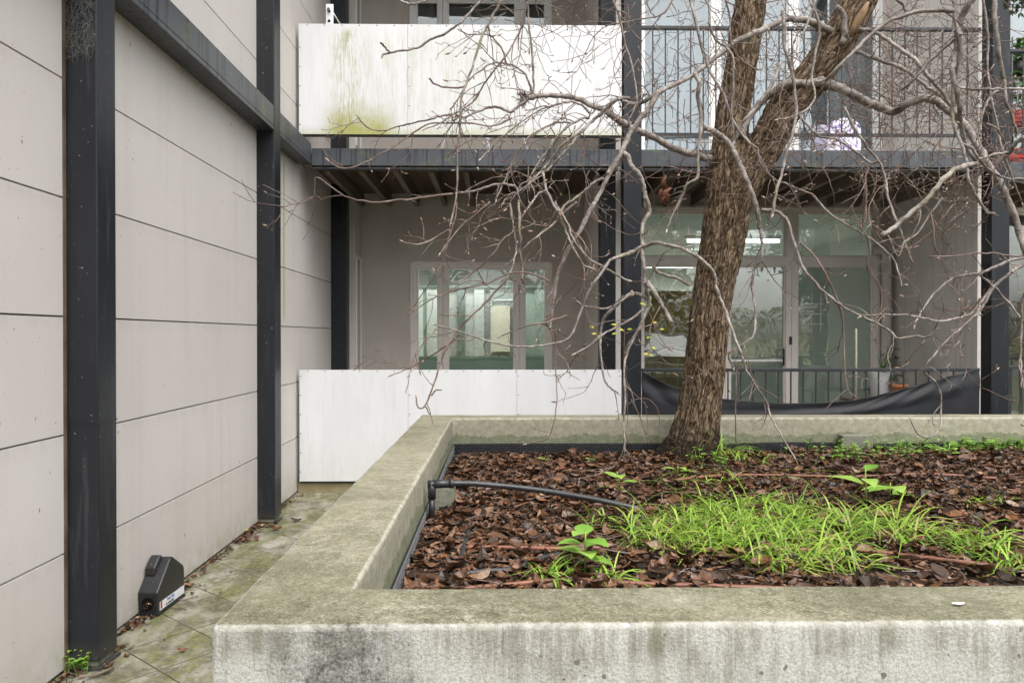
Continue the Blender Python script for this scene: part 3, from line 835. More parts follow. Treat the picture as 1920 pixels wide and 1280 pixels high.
# roller blinds in the upper windows
for (a, c) in ((XX(780,YB), XX(822,YB)), (XX(840,YB), XX(965,YB)), (XX(985,YB), XX(1024,YB))):
    e = empty('roller_blind', ((a+c)/2, YB+.1, uwz1), 0, {0: 'half drawn grey roller blind in the left light of the upper window', 1: 'widest half drawn grey roller blind in the middle light of the upper window', 2: 'half drawn grey roller blind in the right light of the upper window'}[0 if a < -.7 else (1 if a < 0 else 2)], 'blind', 'half drawn blinds of the upper window')
    zb = ZZ(29, YB)
    m_ = MB(); m_.box(a, c, YB+.095, YB+.1, zb+.012, uwz1); WB(m_, 'fabric', simple("blind_fabric", (.20,.20,.20), None, 3, .7, .2), e)
    m_ = MB(); m_.box(a, c, YB+.090, YB+.104, zb, zb+.011); WB(m_, 'bottom_bar', M['frame'], e)
m_ = MB(); m_.box(-1.3, .8, YB+.5, YB+.52, 2.96, 5.5); tag(m_.build('dark_room_sheet', M['dark']), 'dark sheet standing in for the dim room behind the upper left window below the grey blinds', 'curtain')  # dark sheet in place of the room's own shade behind the panes
m_ = MB()
n = 120
vs = []; fs = []
for i in range(n+1):
    x = 1.5 + (XX(1640,YB+.3)-1.5)*i/n; y = YB+.32 + .02*math.sin(i*1.3) + .012*math.sin(i*.37)
    vs += [(x, y, 2.97), (x, y, 5.5)]
for i in range(n): fs.append((2*i, 2*i+2, 2*i+3, 2*i+1))
m_.add(vs, fs, 0, True)
tag(m_.build('sheer_curtain', simple("sheer_fabric", (.62,.66,.68), (.55,.59,.61), 2, .9, .1)), 'pale sheer curtain across the upper right glass doors', 'curtain')

# white balustrade panels ----------------------------------------------
def panel(name, x0, x1, z0, z1, seams):
    e = MB(); y = YF-.055
    xs = [x0] + [s+.0 for s in seams] + [x1]
    for i in range(len(xs)-1):
        e.box(xs[i]+.0014, xs[i+1]-.0014, y, y+.012, z0, z1, 0)
    o = WB(e, name, [M['wpanel']], bld)
    s_ = MB()
    def screw(x, z): s_.tube([(x, y-.0015, z), (x, y+.001, z)], .0052, 8, smooth=False)
    x = x0+.07
    while x < x1: screw(x, z1-.012); x += .145
    for q in seams + [x0+.01, x1-.014]:
        z = z0+.08
        while z < z1-.05: screw(q + (.012 if q in seams else 0), z); z += .16
    so = s_.build('screw', simple("screw_metal", (.10,.10,.10), None, 5, .4, .5)); so.parent = o; so['kind'] = 'stuff'
    fr = MB(); fr.box(x0+.01, x1-.005, y+.0135, y+.05, z0-.012, z0+.012); fr.box(x0+.01, x1-.005, y+.0135, y+.05, z1-.04, z1-.004)
    fo = fr.build('rail', M['rail']); fo.parent = o
    return o
sx0, sx1 = XX(561, YF-.055), XX(1165.5, YF-.055)
panel('balustrade_panel', sx0, sx1, ZZ(253, YF-.055), ZZ(47, YF-.055), [XX(765, YF-.055), XX(969, YF-.055)])
panel('balustrade_panel', sx0, sx1, ZZ(901, YF-.055), ZZ(693, YF-.055), [XX(765, YF-.055), XX(969, YF-.055)])

# railings ---------------------------------------------------------------
def railing(x0, x1, y, zt, zb, mid=None, tth=.028):
    r_ = MB(); r_.box(x0, x1, y-.022, y+.022, zt-tth, zt)
    o = WB(r_, 'railing', M['rail'], bld, .003)
    l_ = MB(); l_.box(x0, x1, y-.016, y+.016, zb, zb+.024)
    q = l_.build('bottom_rail', M['rail']); q.parent = o
    n_ = max(2, round((x1-x0)/.1095)); me = None
    for i in range(1, n_):
        x = x0 + (x1-x0)*i/n_
        if me is None:
            b_ = MB(); b_.box(-.005, .005, -.005, .005, zb+.0245, zt-tth-.0005); q = b_.build('baluster', M['rail']); me = q
        else:
            q = me.copy(); col.objects.link(q)
        q.parent = o; q.location = (x, y, 0)
    return o
railing(pA1+.002, XX(1835,YF+.05), YF+.05, ZZ(48, YF+.05), ZZ(254, YF+.05))
railing(pA1+.002, XX(1835,YF+.05), YF+.05, ZZ(690.5, YF+.05), .16)
yn = 6.98
railing(pB1+.03, 7.2, yn, ZZ(88, yn), ZZ(283, yn))
railing(pB1+.03, 7.2, yn, ZZ(686, yn), .2)
# downpipe
dp = MB(); px_ = XX(1661, YB-.08)
dp.tube([(px_-.07, YB-.01, ZZ(470,YB)), (px_-.05, YB-.06, ZZ(468,YB)), (px_, YB-.08, ZZ(474,YB)), (px_+.005, YB-.08, ZZ(490,YB)), (px_+.005, YB-.08, FL)], .052, 16)
WB(dp, 'downpipe', M['render_light'], bld)

# ------------------------------------------------------------------ balcony things
# shade cloth draped over the lower railing
def cloth():
    y = YF-.0
    x0, x1 = pA1+.004, XX(1833, YF-.01)
    nx, nz = 180, 60
    vs = []; fs = []
    for i in range(nx+1):
        u = i/nx; px = 1203 + (1833-1203)*u
        # top edge from the photo
        kp = [(1203,695),(1222,706),(1260,724),(1300,738),(1350,747),(1400,752),(1470,756),(1540,755),(1600,750),(1640,742),(1700,727),(1760,710),(1800,700),(1833,690)]
        for a, c in zip(kp, kp[1:]):
            if a[0] <= px <= c[0]:
                s_ = (px-a[0])/(c[0]-a[0]); ty = a[1] + (c[1]-a[1])*s_
        zt = ZZ(ty, YF-.02); x = x0 + (x1-x0)*u
        for j in range(nz+1):
            v = j/nz
            z = zt*(1-v) + .30*v
            lean = max(0, (u-.55)/.45); ll = max(0, (.3-u)/.3)
            ph = v*14*(1-.55*abs(u-.5)) + u*2
            amp = .022*math.sin(math.pi*min(1, v*3+.15))
            f = math.sin(ph) + .55*math.sin(ph*1.9 + u*5) + .4*noise.noise(Vector((u*6, v*5, 1)))
            f += 1.4*ll*math.sin(u*60 - v*6) + .9*lean*math.sin((1-u)*26/(.25+v))
            yy = YF - .012 - .016 + amp*(f*.55) - .03*v*math.sin(u*math.pi) - .012
            yy = min(yy, YF+.02)
            vs.append((x, yy, z))
    for i in range(nx):
        for j in range(nz):
            a = i*(nz+1)+j
            fs.append((a, a+1, a+nz+2, a+nz+1))
    m_ = MB(); m_.add(vs, fs, 0, True)
    o = m_.build('shade_cloth', M['cloth'])
    so = o.modifiers.new('s', 'SOLIDIFY'); so.thickness = .003
    tag(o, 'black shade cloth sagging from the ground floor railing right of the post', 'cloth')
cloth()

def leaf_blade(mb, base, d, L, W, up=Vector((0,0,1)), curl=.3, fold=.15, n=6, mi=0, tipx=1.0):
    """a broad leaf: n segments, 3 verts across"""
    d = d.normalized(); s = d.cross(up)
    if s.length < .05: s = Vector((1,0,0))
    s.normalize(); nn = s.cross(d).normalized()
    vs = []
    for i in range(n+1):
        t = i/n
        wv = W*math.sin(math.pi*min(1, t**.8*.97+.02))*(1-.25*t)
        c = base + d*L*t - nn*(curl*L*t*t)
        vs += [c - s*wv + nn*fold*wv, c, c + s*wv + nn*fold*wv]
    fs = []
    for i in range(n):
        a = 3*i
        fs += [(a, a+1, a+4, a+3), (a+1, a+2, a+5, a+4)]
    mb.add(vs, fs, mi, True)

Ypot = 7.6
zt_ = ZZ(748, Ypot)
bench = empty('bench', (XX(1680,Ypot), Ypot, FL), 0, 'low timber bench carrying the pots behind the sagging cloth', 'bench')
m_ = MB()
bx0, bx1 = XX(1590,Ypot), XX(1800,Ypot)
for k in range(4): m_.box(bx0, bx1, Ypot-.2+k*.1, Ypot-.2+k*.1+.088, zt_-.025, zt_)
WB(m_, 'seat', M['joist'], bench)
for a in (bx0+.03, bx1-.08):
    for yy in (Ypot-.19, Ypot+.13):
        m_ = MB(); m_.box(a, a+.05, yy, yy+.05, FL, zt_-.026); WB(m_, 'leg', M['joist'], bench)
# white pot + snake plant
c = P(1672, 748, Ypot); c = Vector((XX(1659,Ypot), Ypot, zt_+.001))
e = empty('potted_plant', c, 0, 'tall white pot of upright green blades behind the railing', 'potted plant')
m_ = MB(); r_ = .142; hh = ZZ(697,Ypot)-zt_
m_.lathe((0,0,0), [(0,0),(r_*.86,0),(r_*.9,.01),(r_,hh-.01),(r_+.004,hh),(r_-.006,hh+.001),(r_-.012,hh-.03),(0,hh-.031)], 32)
m_.build('pot', M['white'], e)
m_ = MB()
for (px, ph, dx) in ((1648, 663, -.15), (1660, 668, .0), (1666, 640, .1), (1656, 676, -.05), (1669, 645, .1)):
    bx = XX(px,Ypot)-c.x
    base = Vector((bx*.3-.02, random.Random(px).uniform(-.04,.04), hh-.03)); top = Vector((bx+dx*.08, 0, ZZ(ph,Ypot)-zt_))
    leaf_blade(m_, base, top-base, (top-base).length, .011, Vector((0,-1,.1)), .04, .3)
m_.build('foliage', M['green'], e)
# terracotta pot with dark leaves
c = Vector((XX(1692,7.35), 7.42, zt_+.001))
e = empty('potted_plant', c, 0, 'small terracotta pot with dark drooping leaves beside the white pot', 'potted plant')
m_ = MB(); r_ = .085; hh = .155
m_.lathe((0,0,0), [(0,0),(r_*.75,0),(r_*.95,hh-.03),(r_,hh-.03),(r_,hh),(r_-.01,hh),(r_-.012,hh-.015),(0,hh-.016)], 28)
m_.build('pot', M['terracotta'], e)
st = MB(); lf = MB(); rr = random.Random(12)
for k in range(3):
    a = rr.uniform(0, 6.28); pts = [Vector((0,0,hh-.02))]
    d = Vector((math.cos(a)*.3, math.sin(a)*.3, 1)); 
    for i in range(7):
        pts.append(pts[-1] + d.normalized()*(.04 if k else .055)); d += Vector((rr.uniform(-.2,.2), rr.uniform(-.2,.2), -.03))
    st.tube(pts, [.004*(1-.08*i) for i in range(8)], 6)
    for i in range(2, 8):
        for q in range(2):
            aa = rr.uniform(0, 6.28)
            leaf_blade(lf, pts[i], Vector((math.cos(aa), math.sin(aa)*.6, rr.uniform(-.2,.4))), rr.uniform(.09,.15), .024, curl=.35)
st.build('stem', M['twig'], e); lf.build('foliage', M['dkgreen'], e)
# white garden stake, orange-red watering can shape
m_ = MB(); m_.tube([P(1605, 748, 7.3), P(1605, 618, 7.32), P(1605, 615.5, 7.32)], [.011, .011, .006], 8)
for zz_ in (0, 1): pass
o = tag(m_.build('broomstick', simple("pale_stick", (.55,.54,.44), (.45,.44,.35), 20, .6, .3)), 'thin pale stick standing upright in front of the glass door', 'stick')
e = empty('watering_can', P(1636, 742, 7.76), 0, 'red pointed plastic can just left of the white pot', 'watering can')
m_ = MB(); m_.lathe((0,0,0), [(0,0),(.028,0),(.032,.05),(.02,.12),(.006,.15),(0,.15)], 16); m_.build('body', M['red'], e)
m_ = MB(); m_.tube([(-.02,0,.06),(-.06,0,.075),(-.085,0,.06)], .007, 8); m_.build('spout', M['black_plastic'], e)

# upper balcony: chair with purple cover, airer, bracket, crates
Yc = 7.3
e = empty('armchair', (XX(1580,Yc), Yc, DZ1), 0, 'white chair with purple patterned cover on the upper right balcony', 'chair')
cw = (XX(1622,Yc)-XX(1548,Yc))/2
def curved_slab(mb, w_, h0, h1, y0, bulge, th):
    n = 16; vs = []
    for i in range(n+1):
        x = -w_ + 2*w_*i/n; q = 1-(x/w_)**2
        top = h0 + (h1-h0)*(.78+.22*math.sqrt(max(0, q)))
        for (yy, zz_) in ((y0-bulge*q, h0), (y0-bulge*q, top), (y0-bulge*q+th, top), (y0-bulge*q+th, h0)): vs.append((x, yy, zz_))
    fs = []
    for i in range(n):
        a = 4*i
        for k in range(4):
            fs.append((a+k, a+(k+1) % 4, a+4+(k+1) % 4, a+4+k))
    fs += [(3,2,1,0), (4*n, 4*n+1, 4*n+2, 4*n+3)]
    mb.add(vs, fs, 0, True)
zz0 = ZZ(276,Yc)-DZ1; zz1 = ZZ(212,Yc)-DZ1
m_ = MB(); curved_slab(m_, cw, .28, zz1, .25, -.1, .04); m_.build('backrest', simple('lilac_grey', (.40,.39,.48), (.32,.31,.40), 8, .6, .3), e, .01)
m_ = MB(); curved_slab(m_, cw*.86, .02, zz1-.05, -.02, .05, .03); m_.build('cover', M['purple'], e, .008)
m_ = MB(); m_.box(-cw, cw, 0.02, .26, .22, .27); m_.build('seat', bpy.data.materials['lilac_grey'], e, .015)
for (a, yy) in ((-cw+.03, .04), (cw-.03, .04), (-cw+.03, .24), (cw-.03, .24)):
    m_ = MB(); m_.tube([(a, yy, 0), (a, yy, .22)], .014, 8); m_.build('leg', M['white'], e)
Ya = 7.2
e = empty('clothes_airer', (XX(930,Ya), Ya, DZ1), 0, 'white folding clothes airer hidden behind the stained upper panel', 'clothes airer')
m_ = MB(); zg = DZ1
for (a, c) in (((820, 281), (845, 215)), ((905, 281), (925, 215)), ((1022, 281), (1050, 215)), ((925, 281), (905, 225)), ((1000,281),(965,215))):
    q = MB(); A = P(*a, Ya); B = P(*c, Ya); A.z = DZ1
    q.tube([A, B], .012, 8); WB(q, 'leg', M['white'], e)
q = MB()
for k in range(6): q.tube([P(830, 215, Ya+.08*k), P(1050, 215, Ya+.08*k)], .004, 6)
WB(q, 'rack', M['white'], e)
e = empty('wall_bracket', P(617, 48, 7.0), 0, 'white perforated steel bracket standing above the left end of the upper panel', 'bracket')
m_ = MB(); a = P(611, 60, 6.55); c = P(625, 8, 6.55); m_.box(a.x, c.x, 6.55, 6.558, a.z-.9, c.z); WB(m_, 'plate', M['white'], e, .002)
m_ = MB(); m_.tube([P(615.5, 16, 6.548), P(617.5, 22, 6.53)], .011, 10); mbm = simple("mossy_bolt", (.12,.13,.05), (.05,.05,.03), 40, .8, .3); WB(m_, 'bolt', mbm, e)
m_ = MB(); m_.tube([P(617, 39.5, 6.549), P(617, 39.5, 6.545)], .012, 14); WB(m_, 'bolt_hole', M['dark'], e)
m_ = MB(); m_.tube([P(624, 24, 6.56), P(640, 50, 6.75), P(650, 66, 6.9)], .007, 8); WB(m_, 'stay_rod', M['frame_white'], e)
# crates with plants at far right upper
for (lab, pa, pb, ya, yb_, Y) in (('red crate of leafy plants on the upper right neighbouring balcony railing', 1899, 1955, 232, 206, 7.2), ('red crate standing on the floor of the upper right neighbouring balcony', 1893, 1950, 299, 278, 7.15)):
    A = P(pa, ya, Y); B = P(pb, yb_, Y)
    e = empty('crate', ((A.x+B.x)/2, Y, A.z), 0, lab, 'crate', 'red crates on the neighbouring balcony')
    m_ = MB(); t = .012; w_ = (B.x-A.x)/2; hh = B.z-A.z
    m_.box(-w_, w_, 0, .22, 0, t)
    for k in range(3):
        z = t + (hh-t)*k/3 + .004; z2 = t+(hh-t)*(k+1)/3 - .004
        m_.box(-w_, w_, -t, 0, z, z2); m_.box(-w_, w_, .22, .22+t, z, z2); m_.box(-w_-t, -w_, 0, .22, z, z2); m_.box(w_, w_+t, 0, .22, z, z2)
    for q in (-w_, w_): m_.box(q-.012, q+.012, -t-.003, .22+t+.003, 0, hh)
    m_.build('box', M['red'], e)
    lf = MB(); rr = random.Random(pa)
    if ya < 250:
        for k in range(260):
            bp = Vector((rr.uniform(-w_, w_*1), rr.uniform(0,.22), hh*.7 + rr.random()**1.3*.45))
            aa = rr.uniform(0, 6.28)
            leaf_blade(lf, bp, Vector((math.cos(aa), math.sin(aa), rr.uniform(-.3,.7))), rr.uniform(.05,.1), .02, curl=.3)
        lf.build('foliage', M['green'], e)
sh = empty('wire_shelf', (XX(1905,7.3), 7.3, DZ1), 0, 'black wire plant shelf on the neighbouring upper balcony', 'shelf')
m_ = MB()
for px in (1893, 1945):
    for yy in (7.28, 7.5): m_.tube([(XX(px,7.3), yy, DZ1), (XX(px,7.3), yy, ZZ(66,7.3))], .008, 6)
WB(m_, 'post', M['black_plastic'], sh)
for k, py in enumerate((235, 145)):
    m_ = MB(); z = ZZ(py, 7.3)
    for i in range(14): m_.tube([(XX(1893,7.3)+i*.022, 7.27, z), (XX(1893,7.3)+i*.022, 7.5, z)], .0025, 4)
    m_.tube([(XX(1893,7.3), 7.27, z), (XX(1945,7.3), 7.27, z)], .004, 5)
    WB(m_, 'shelf', M['black_plastic'], sh)
e = empty('potted_plant', P(1912, 145, 7.38), 0, 'leafy green plant in a black pot on the upper wire shelf', 'potted plant')
m_ = MB(); m_.lathe((0,0,0), [(0,.0),(.08,.0),(.10,.13),(.09,.13),(0,.12)], 20); m_.build('pot', M['black_plastic'], e)
lf = MB(); rr = random.Random(77)
for k in range(160):
    aa = rr.uniform(0, 6.28)
    leaf_blade(lf, Vector((rr.gauss(0,.06), rr.gauss(0,.05), .12+rr.random()*.25)), Vector((math.cos(aa), math.sin(aa), rr.uniform(-.3,.7))), rr.uniform(.05,.1), .02, curl=.3)
lf.build('foliage', M['green'], e)
# hanging evergreen spray top right
e = empty('hanging_plant', P(1905, -20, 6.2), 0, 'dark green leafy spray hanging into the top right corner', 'plant')
lf = MB(); stt = MB()
for k in range(5):
    p0 = P(1890+k*9, -25, 6.2); p1 = P(1886+k*9+rr.uniform(-6,6), 10+rr.uniform(0,18), 6.15)
    stt.tube([p0, (p0+p1)/2+Vector((.02,0,.01)), p1], .003, 5)
    for i in range(34):
        t = rr.random(); aa = rr.uniform(0, 6.28)
        leaf_blade(lf, p0.lerp(p1, t), Vector((math.cos(aa), math.sin(aa), rr.uniform(-.8,.3))), rr.uniform(.03,.055), .012, curl=.2)
WB(lf, 'foliage', M['dkgreen'], e); WB(stt, 'stem', M['twig'], e)

# ------------------------------------------------------------------ planter
pl = empty('planter', (1.5, 1.6, 0), 0, 'mossy concrete planter with thick rendered walls in the foreground', 'planter')
X0, X1, Yf0, Yf1, Yb0, Yb1 = -.553, -.319, 1.467, 1.682, 5.16, 5.365
XE = 7.5
def ring():
    bm = bmesh.new()
    # L/U shaped wall as one watertight prism, right side closed far outside
    outer = [(X0, Yf0), (XE, Yf0), (XE, Yb1), (X0, Yb1)]
    inner = [(X1, Yf1), (XE-.22, Yf1), (XE-.22, Yb0), (X1, Yb0)]
    vs = []
    for z in (0, PT):
        for p in outer + inner: vs.append(bm.verts.new((p[0], p[1], z)))
    for k in range(4):
        k2 = (k+1) % 4
        bm.faces.new((vs[k], vs[k2], vs[8+k2], vs[8+k]))
        bm.faces.new((vs[4+k2], vs[4+k], vs[12+k], vs[12+k2]))
        bm.faces.new((vs[8+k], vs[8+k2], vs[12+k2], vs[12+k]))
        bm.faces.new((vs[k2], vs[k], vs[4+k], vs[4+k2]))
    bmesh.ops.recalc_face_normals(bm, faces=bm.faces)
    ed = [e_ for e_ in bm.edges if all(v.co.z > .1 for v in e_.verts) and any(f.normal.z < .5 for f in e_.link_faces)] + [e_ for e_ in bm.edges if abs(e_.verts[0].co.z-e_.verts[1].co.z) > .1]
    bmesh.ops.bevel(bm, geom=list(set(ed)), offset=.013, segments=4, profile=.5, affect='EDGES')
    # subdivide long edges for slight unevenness
    for it in range(6):
        le = [e_ for e_ in bm.edges if e_.calc_length() > .09]
        if not le: break
        bmesh.ops.subdivide_edges(bm, edges=le, cuts=1, use_grid_fill=True)
        if len(bm.faces) > 90000: break
    for v in bm.verts:
        n_ = noise.noise_vector(v.co*6)*.0022 + noise.noise_vector(v.co*22)*.0009
        v.co += n_
    me = bpy.data.meshes.new('wall'); bm.to_mesh(me); bm.free()
    for p in me.polygons: p.use_smooth = True
    me.materials.append(M['planter'])
    o = bpy.data.objects.new('wall', me); col.objects.link(o)
    return place(o, pl)
ring()
# dimpled drainage membrane
mb = MB()
def memb(a, b, nrm, z0, z1):
    a = Vector(a); b = Vector(b); d = (b-a); L = d.length; d.normalize(); nrm = Vector(nrm)
    N = int(L/.35); 
    vs = []; fs = []
    zt = [z1 + .012*noise.noise(Vector((i*.9, z1*7, a.x))) for i in range(N+1)]
    for i in range(N+1):
        p = a + d*L*i/N
        for (off, z) in ((.004, z0), (.004, zt[i]), (.0065, zt[i]), (.0065, z0)): vs.append((p.x+nrm.x*off, p.y+nrm.y*off, z))
    for i in range(N):
        q = 4*i
        for k in range(3): fs.append((q+k, q+k+1, q+k+5, q+k+4))
    mb.add(vs, fs)
    rows = 4; sp = .017; i = 0; s_ = .01
    while s_ < L:
        for r in range(rows):
            z = z1 - .012 - r*.0145; ss = s_ + (r % 2)*sp/2
            c = a + d*ss + nrm*.0065; c.z = z
            n6 = 6; vv = []; 
            for k in range(n6):
                an = 2*math.pi*k/n6
                vv.append(c + d*math.cos(an)*.0062 + Vector((0,0,math.sin(an)*.0062)))
            for k in range(n6):
                an = 2*math.pi*k/n6
                vv.append(c + nrm*.006 + d*math.cos(an)*.0036 + Vector((0,0,math.sin(an)*.0036)))
            mb.add(vv, [(k, (k+1) % n6, n6+(k+1) % n6, n6+k) for k in range(n6)] + [tuple(range(n6, 2*n6))], 1)
        s_ += sp
memb((X1, Yb0, 0), (5.2, Yb0, 0), (0,-1,0), SZ-.03, .600)
memb((X1, 1.70, 0), (X1, Yb0, 0), (1,0,0), SZ-.03, .597)
o = mb.build('membrane', [M['black_plastic'], simple("dimple_plastic", (.05,.054,.062), (.025,.027,.03), 20, .35, .5)]); place(o, pl)

# soil sheet
def soil():
    nx, ny = 150, 80; vs = []; fs = []
    xa, xb, ya, yb_ = X1+.001, XE-.221, Yf1+.001, Yb0-.001
    for i in range(nx+1):
        for j in range(ny+1):
            x = xa+(xb-xa)*i/nx; y = ya+(yb_-ya)*j/ny
            vs.append((x, y, SZ + soil_h(x, y)))
    for i in range(nx):
        for j in range(ny):
            a = i*(ny+1)+j; fs.append((a, a+ny+1, a+ny+2, a+1))
    m_ = MB(); m_.add(vs, fs, 0, True)
    tag(m_.build('soil', M['soil']), kind='structure')
TC = P(1300, 850, 4.85); TC.z = 0
def soil_h(x, y):
    h = .012*noise.noise(Vector((x*2, y*2, 0))) + .012*noise.noise(Vector((x*9, y*9, 3))) - .01
    d = math.hypot(x-TC.x, y-TC.y)
    h += .06*math.exp(-(d/.30)**2)
    h -= .030*max(0, min(1, (y-4.35)/.6)) if x < 1.9 else 0
    return h
soil()
def dead_leaf(mb, c, az, L, W, curl, cup, tilt, roll, mi=0):
    m = Matrix.Rotation(az, 3, 'Z') @ Matrix.Rotation(tilt, 3, 'Y') @ Matrix.Rotation(roll, 3, 'X')
    vs = []; n = 5
    for i in range(n+1):
        t = i/n; wv = W*math.sin(math.pi*(.06+.88*t**.85))
        x = (t-.5)*L
        for k in (-1, 0, 1):
            v = Vector((x, k*wv, cup*W*abs(k) + curl*L*((t-.5)**2)*2))
            vs.append(m @ v + c)
    fs = []
    for i in range(n):
        a = 3*i; fs += [(a, a+3, a+4, a+1), (a+1, a+4, a+5, a+2)]
    mb.add(vs, fs, mi, False)
rl = random.Random(3)
mb = MB(); cnt = 0
while cnt < 19500:
    y = Yf1+.02 + (Yb0-Yf1-.04)*(rl.random()**.8)
    xmax = min(XE-.3, (1000/F)*y + .35)
    x = rl.uniform(X1+.02, xmax)
    # fewer leaves low right where bare soil shows
    bare = noise.noise(Vector((x*1.1+4, y*1.3, 0)))
    if y < 2.5 and x > .25 and rl.random() < .62: cnt += 1; continue
    if bare > .28 and x > .4 and rl.random() < .4: cnt += 1; continue
    if math.hypot(x-TC.x, y-TC.y) < .17: continue
    L = rl.triangular(.015, .075, .035)
    dead_leaf(mb, Vector((x, y, SZ+soil_h(x, y)+rl.uniform(.002, .022))), rl.uniform(0, 6.28), L, L*rl.uniform(.2,.34), rl.uniform(-.25, .5), rl.uniform(-.3,.6), rl.gauss(0,.15), rl.gauss(0,.19))
    cnt += 1
for k in range(900):
    y = Yf1+.04 + (Yb0-Yf1-.1)*(rl.random()**.9); x = rl.uniform(X1+.05, (1000/F)*y + .3)
    if math.hypot(x-TC.x, y-TC.y) < .2: continue
    L = rl.uniform(.055, .08)
    dead_leaf(mb, Vector((x, y, SZ+soil_h(x, y)+rl.uniform(.018, .03))), rl.uniform(0, 6.28), L, L*rl.uniform(.24,.36), rl.uniform(-.3, .7), rl.uniform(-.3,.8), rl.gauss(0,.2), rl.gauss(0,.3))
for k in range(15000):
    y = Yf1+.02 + (Yb0-Yf1-.06)*(rl.random()**1.2); x = rl.uniform(X1+.03, (1000/F)*y + .3)
    L = rl.uniform(.006, .02)
    dead_leaf(mb, Vector((x, y, SZ+soil_h(x, y)+rl.uniform(.006, .028))), rl.uniform(0, 6.28), L, L*rl.uniform(.15,.45), rl.uniform(-.3, .7), rl.uniform(-.3,.8), rl.gauss(0,.4), rl.gauss(0,.4))
tag(mb.build('leaf_litter', M['leaf']), 'thick layer of wet brown dead leaves covering the planter soil', 'leaves', kind='stuff')

# twigs / debris sticks in planter
mb = MB()
for k in range(420):
    y = rl.uniform(Yf1+.03, Yb0-.05); x = rl.uniform(X1+.05, y*.7+.3)
    a = rl.uniform(0, 3.14); L = rl.uniform(.04, .22); p0 = Vector((x, y, SZ+soil_h(x,y)+rl.uniform(.012,.03)))
    d = Vector((math.cos(a), math.sin(a), rl.uniform(-.05,.1)))
    pts = [p0]; 
    for i in range(4):
        d += Vector((rl.uniform(-.25,.25), rl.uniform(-.25,.25), 0)); pts.append(pts[-1]+d.normalized()*L/4)
        pts[-1].x = max(pts[-1].x, X1+.02); pts[-1].y = min(max(pts[-1].y, Yf1+.02), Yb0-.02)
    mb.tube(pts, [.0022,.002,.0018,.0015,.0012], 5)
tag(mb.build('fallen_twigs', M['twig']), 'thin fallen twigs scattered over the dead leaves in the planter', 'twigs', kind='stuff')

# pipes
def soilpath(pts, z=.012):
    out = []
    for (px, py) in pts:
        q = G(px, py, SZ+z); q.z = SZ + soil_h(q.x, q.y) + z + .006; out.append(q)
    return out
def smooth_path(pts, n=6):
    out = []
    P_ = [pts[0]] + list(pts) + [pts[-1]]
    for i in range(1, len(P_)-2):
        p0, p1, p2, p3 = P_[i-1:i+3]
        for k in range(n):
            t = k/n
            out.append(.5*((2*p1) + (p2-p0)*t + (2*p0-5*p1+4*p2-p3)*t*t + (3*p1-3*p2+p3-p0)*t*t*t))
    out.append(P_[-2]); return out
pipes = [([(1265,897),(1360,891),(1480,889),(1600,890),(1740,890),(1890,896)], 'brown drip pipe across the planter behind the grass, with an end cap'),
         ([(872,1026),(960,1027),(1050,1029),(1130,1028)], 'short brown drip pipe left of the round leaved weed'),
         ([(1215,1022),(1340,1027),(1480,1030),(1600,1030),(1700,1040),(1790,1052),(1880,1060)], 'brown drip pipe running below the bright grass toward the right'),
         ([(870,1096),(950,1090),(1060,1083),(1180,1092),(1330,1097),(1480,1098)], 'brown drip pipe closest to the front wall of the planter'),
         ([(1390,839),(1470,842),(1560,844)], 'brown drip pipe near the back wall right of the trunk'),
         ([(1040,876),(1090,868),(1130,866)], 'stub of brown drip pipe in leaves left of the trunk')]
for k, (pts, lab) in enumerate(pipes):
    m_ = MB(); sp = smooth_path(soilpath(pts, .016), 6); m_.tube(sp, .008, 10)
    o = tag(m_.build('drip_pipe', M['pipe_brown']), lab, 'pipe', 'brown drip pipes')
    if k == 0:
        q = MB(); e_ = sp[-1]; q.box(e_.x-.005, e_.x+.03, e_.y-.013, e_.y+.013, e_.z-.03, e_.z+.03); q.build('end_cap', simple("cap_brown", (.10,.05,.035), None, 5, .5, .4), o, .002)
bp = MB()
A = Vector((X1+.022, 3.20, .703))
pth = [A, A+Vector((.06,.0,.004)), G(920, 905, .66), G(1020, 915, .63), G(1120, 936, SZ+.035), G(1172, 948, SZ+.02), G(1250, 962, SZ+.01)]
pth = [A, Vector((A.x+.10, 3.21, .705)), P(900, 907, 3.24), P(1000, 917, 3.28), P(1090, 931, 3.33), P(1150, 943, 3.36), P(1200, 955, 3.36), P(1260, 975, 3.3)]
o = empty('black_pipe', A, 0, 'black poly pipe leaving the side wall elbow and sinking into the leaves', 'pipe')
bp.tube(smooth_path(pth, 6), .0125, 12); WB(bp, 'hose', M['pipe_black'], o)
q = MB(); q.tube([A+Vector((-.005,0,0)), A+Vector((.10,.005,.003))], .0175, 12); q.tube([A+Vector((.012,0,.012)), A+Vector((.012,-.0,-.06))], .0165, 12); q.tube([A+Vector((.085,.004,.003)), A+Vector((.105,.005,.003))], .020, 12); WB(q, 'elbow', M['pipe_black'], o, 0)
q = MB(); q.tube([A+Vector((.012,0,-.05)), A+Vector((.012,-.005,-.15))], .013, 12); WB(q, 'riser', M['pipe_black'], o)
for pts, lab in (([(848,1096),(852,1075),(862,1050),(872,1020),(880,985)], 'black hose running back through the leaves near the side wall'), ([(846,1078),(900,1070),(960,1062),(1010,1050),(1050,1040)], 'black hose crossing the leaves toward the weed in front')):
    m_ = MB(); m_.tube(smooth_path(soilpath(pts, .012), 6), .0095, 10)
    tag(m_.build('garden_hose', M['pipe_black']), lab, 'hose', 'black hoses in the planter')
def blk(name, x0, x1, y0, y1, z0, z1, lab):
    m_ = MB(); m_.box(x0, x1, y0, y1, z0, z1); o = m_.build(name, M['block'], None, .006, 2); tag(o, lab, 'block')
c1 = P(803, 910, 3.45); c2 = P(852, 938, 3.45)
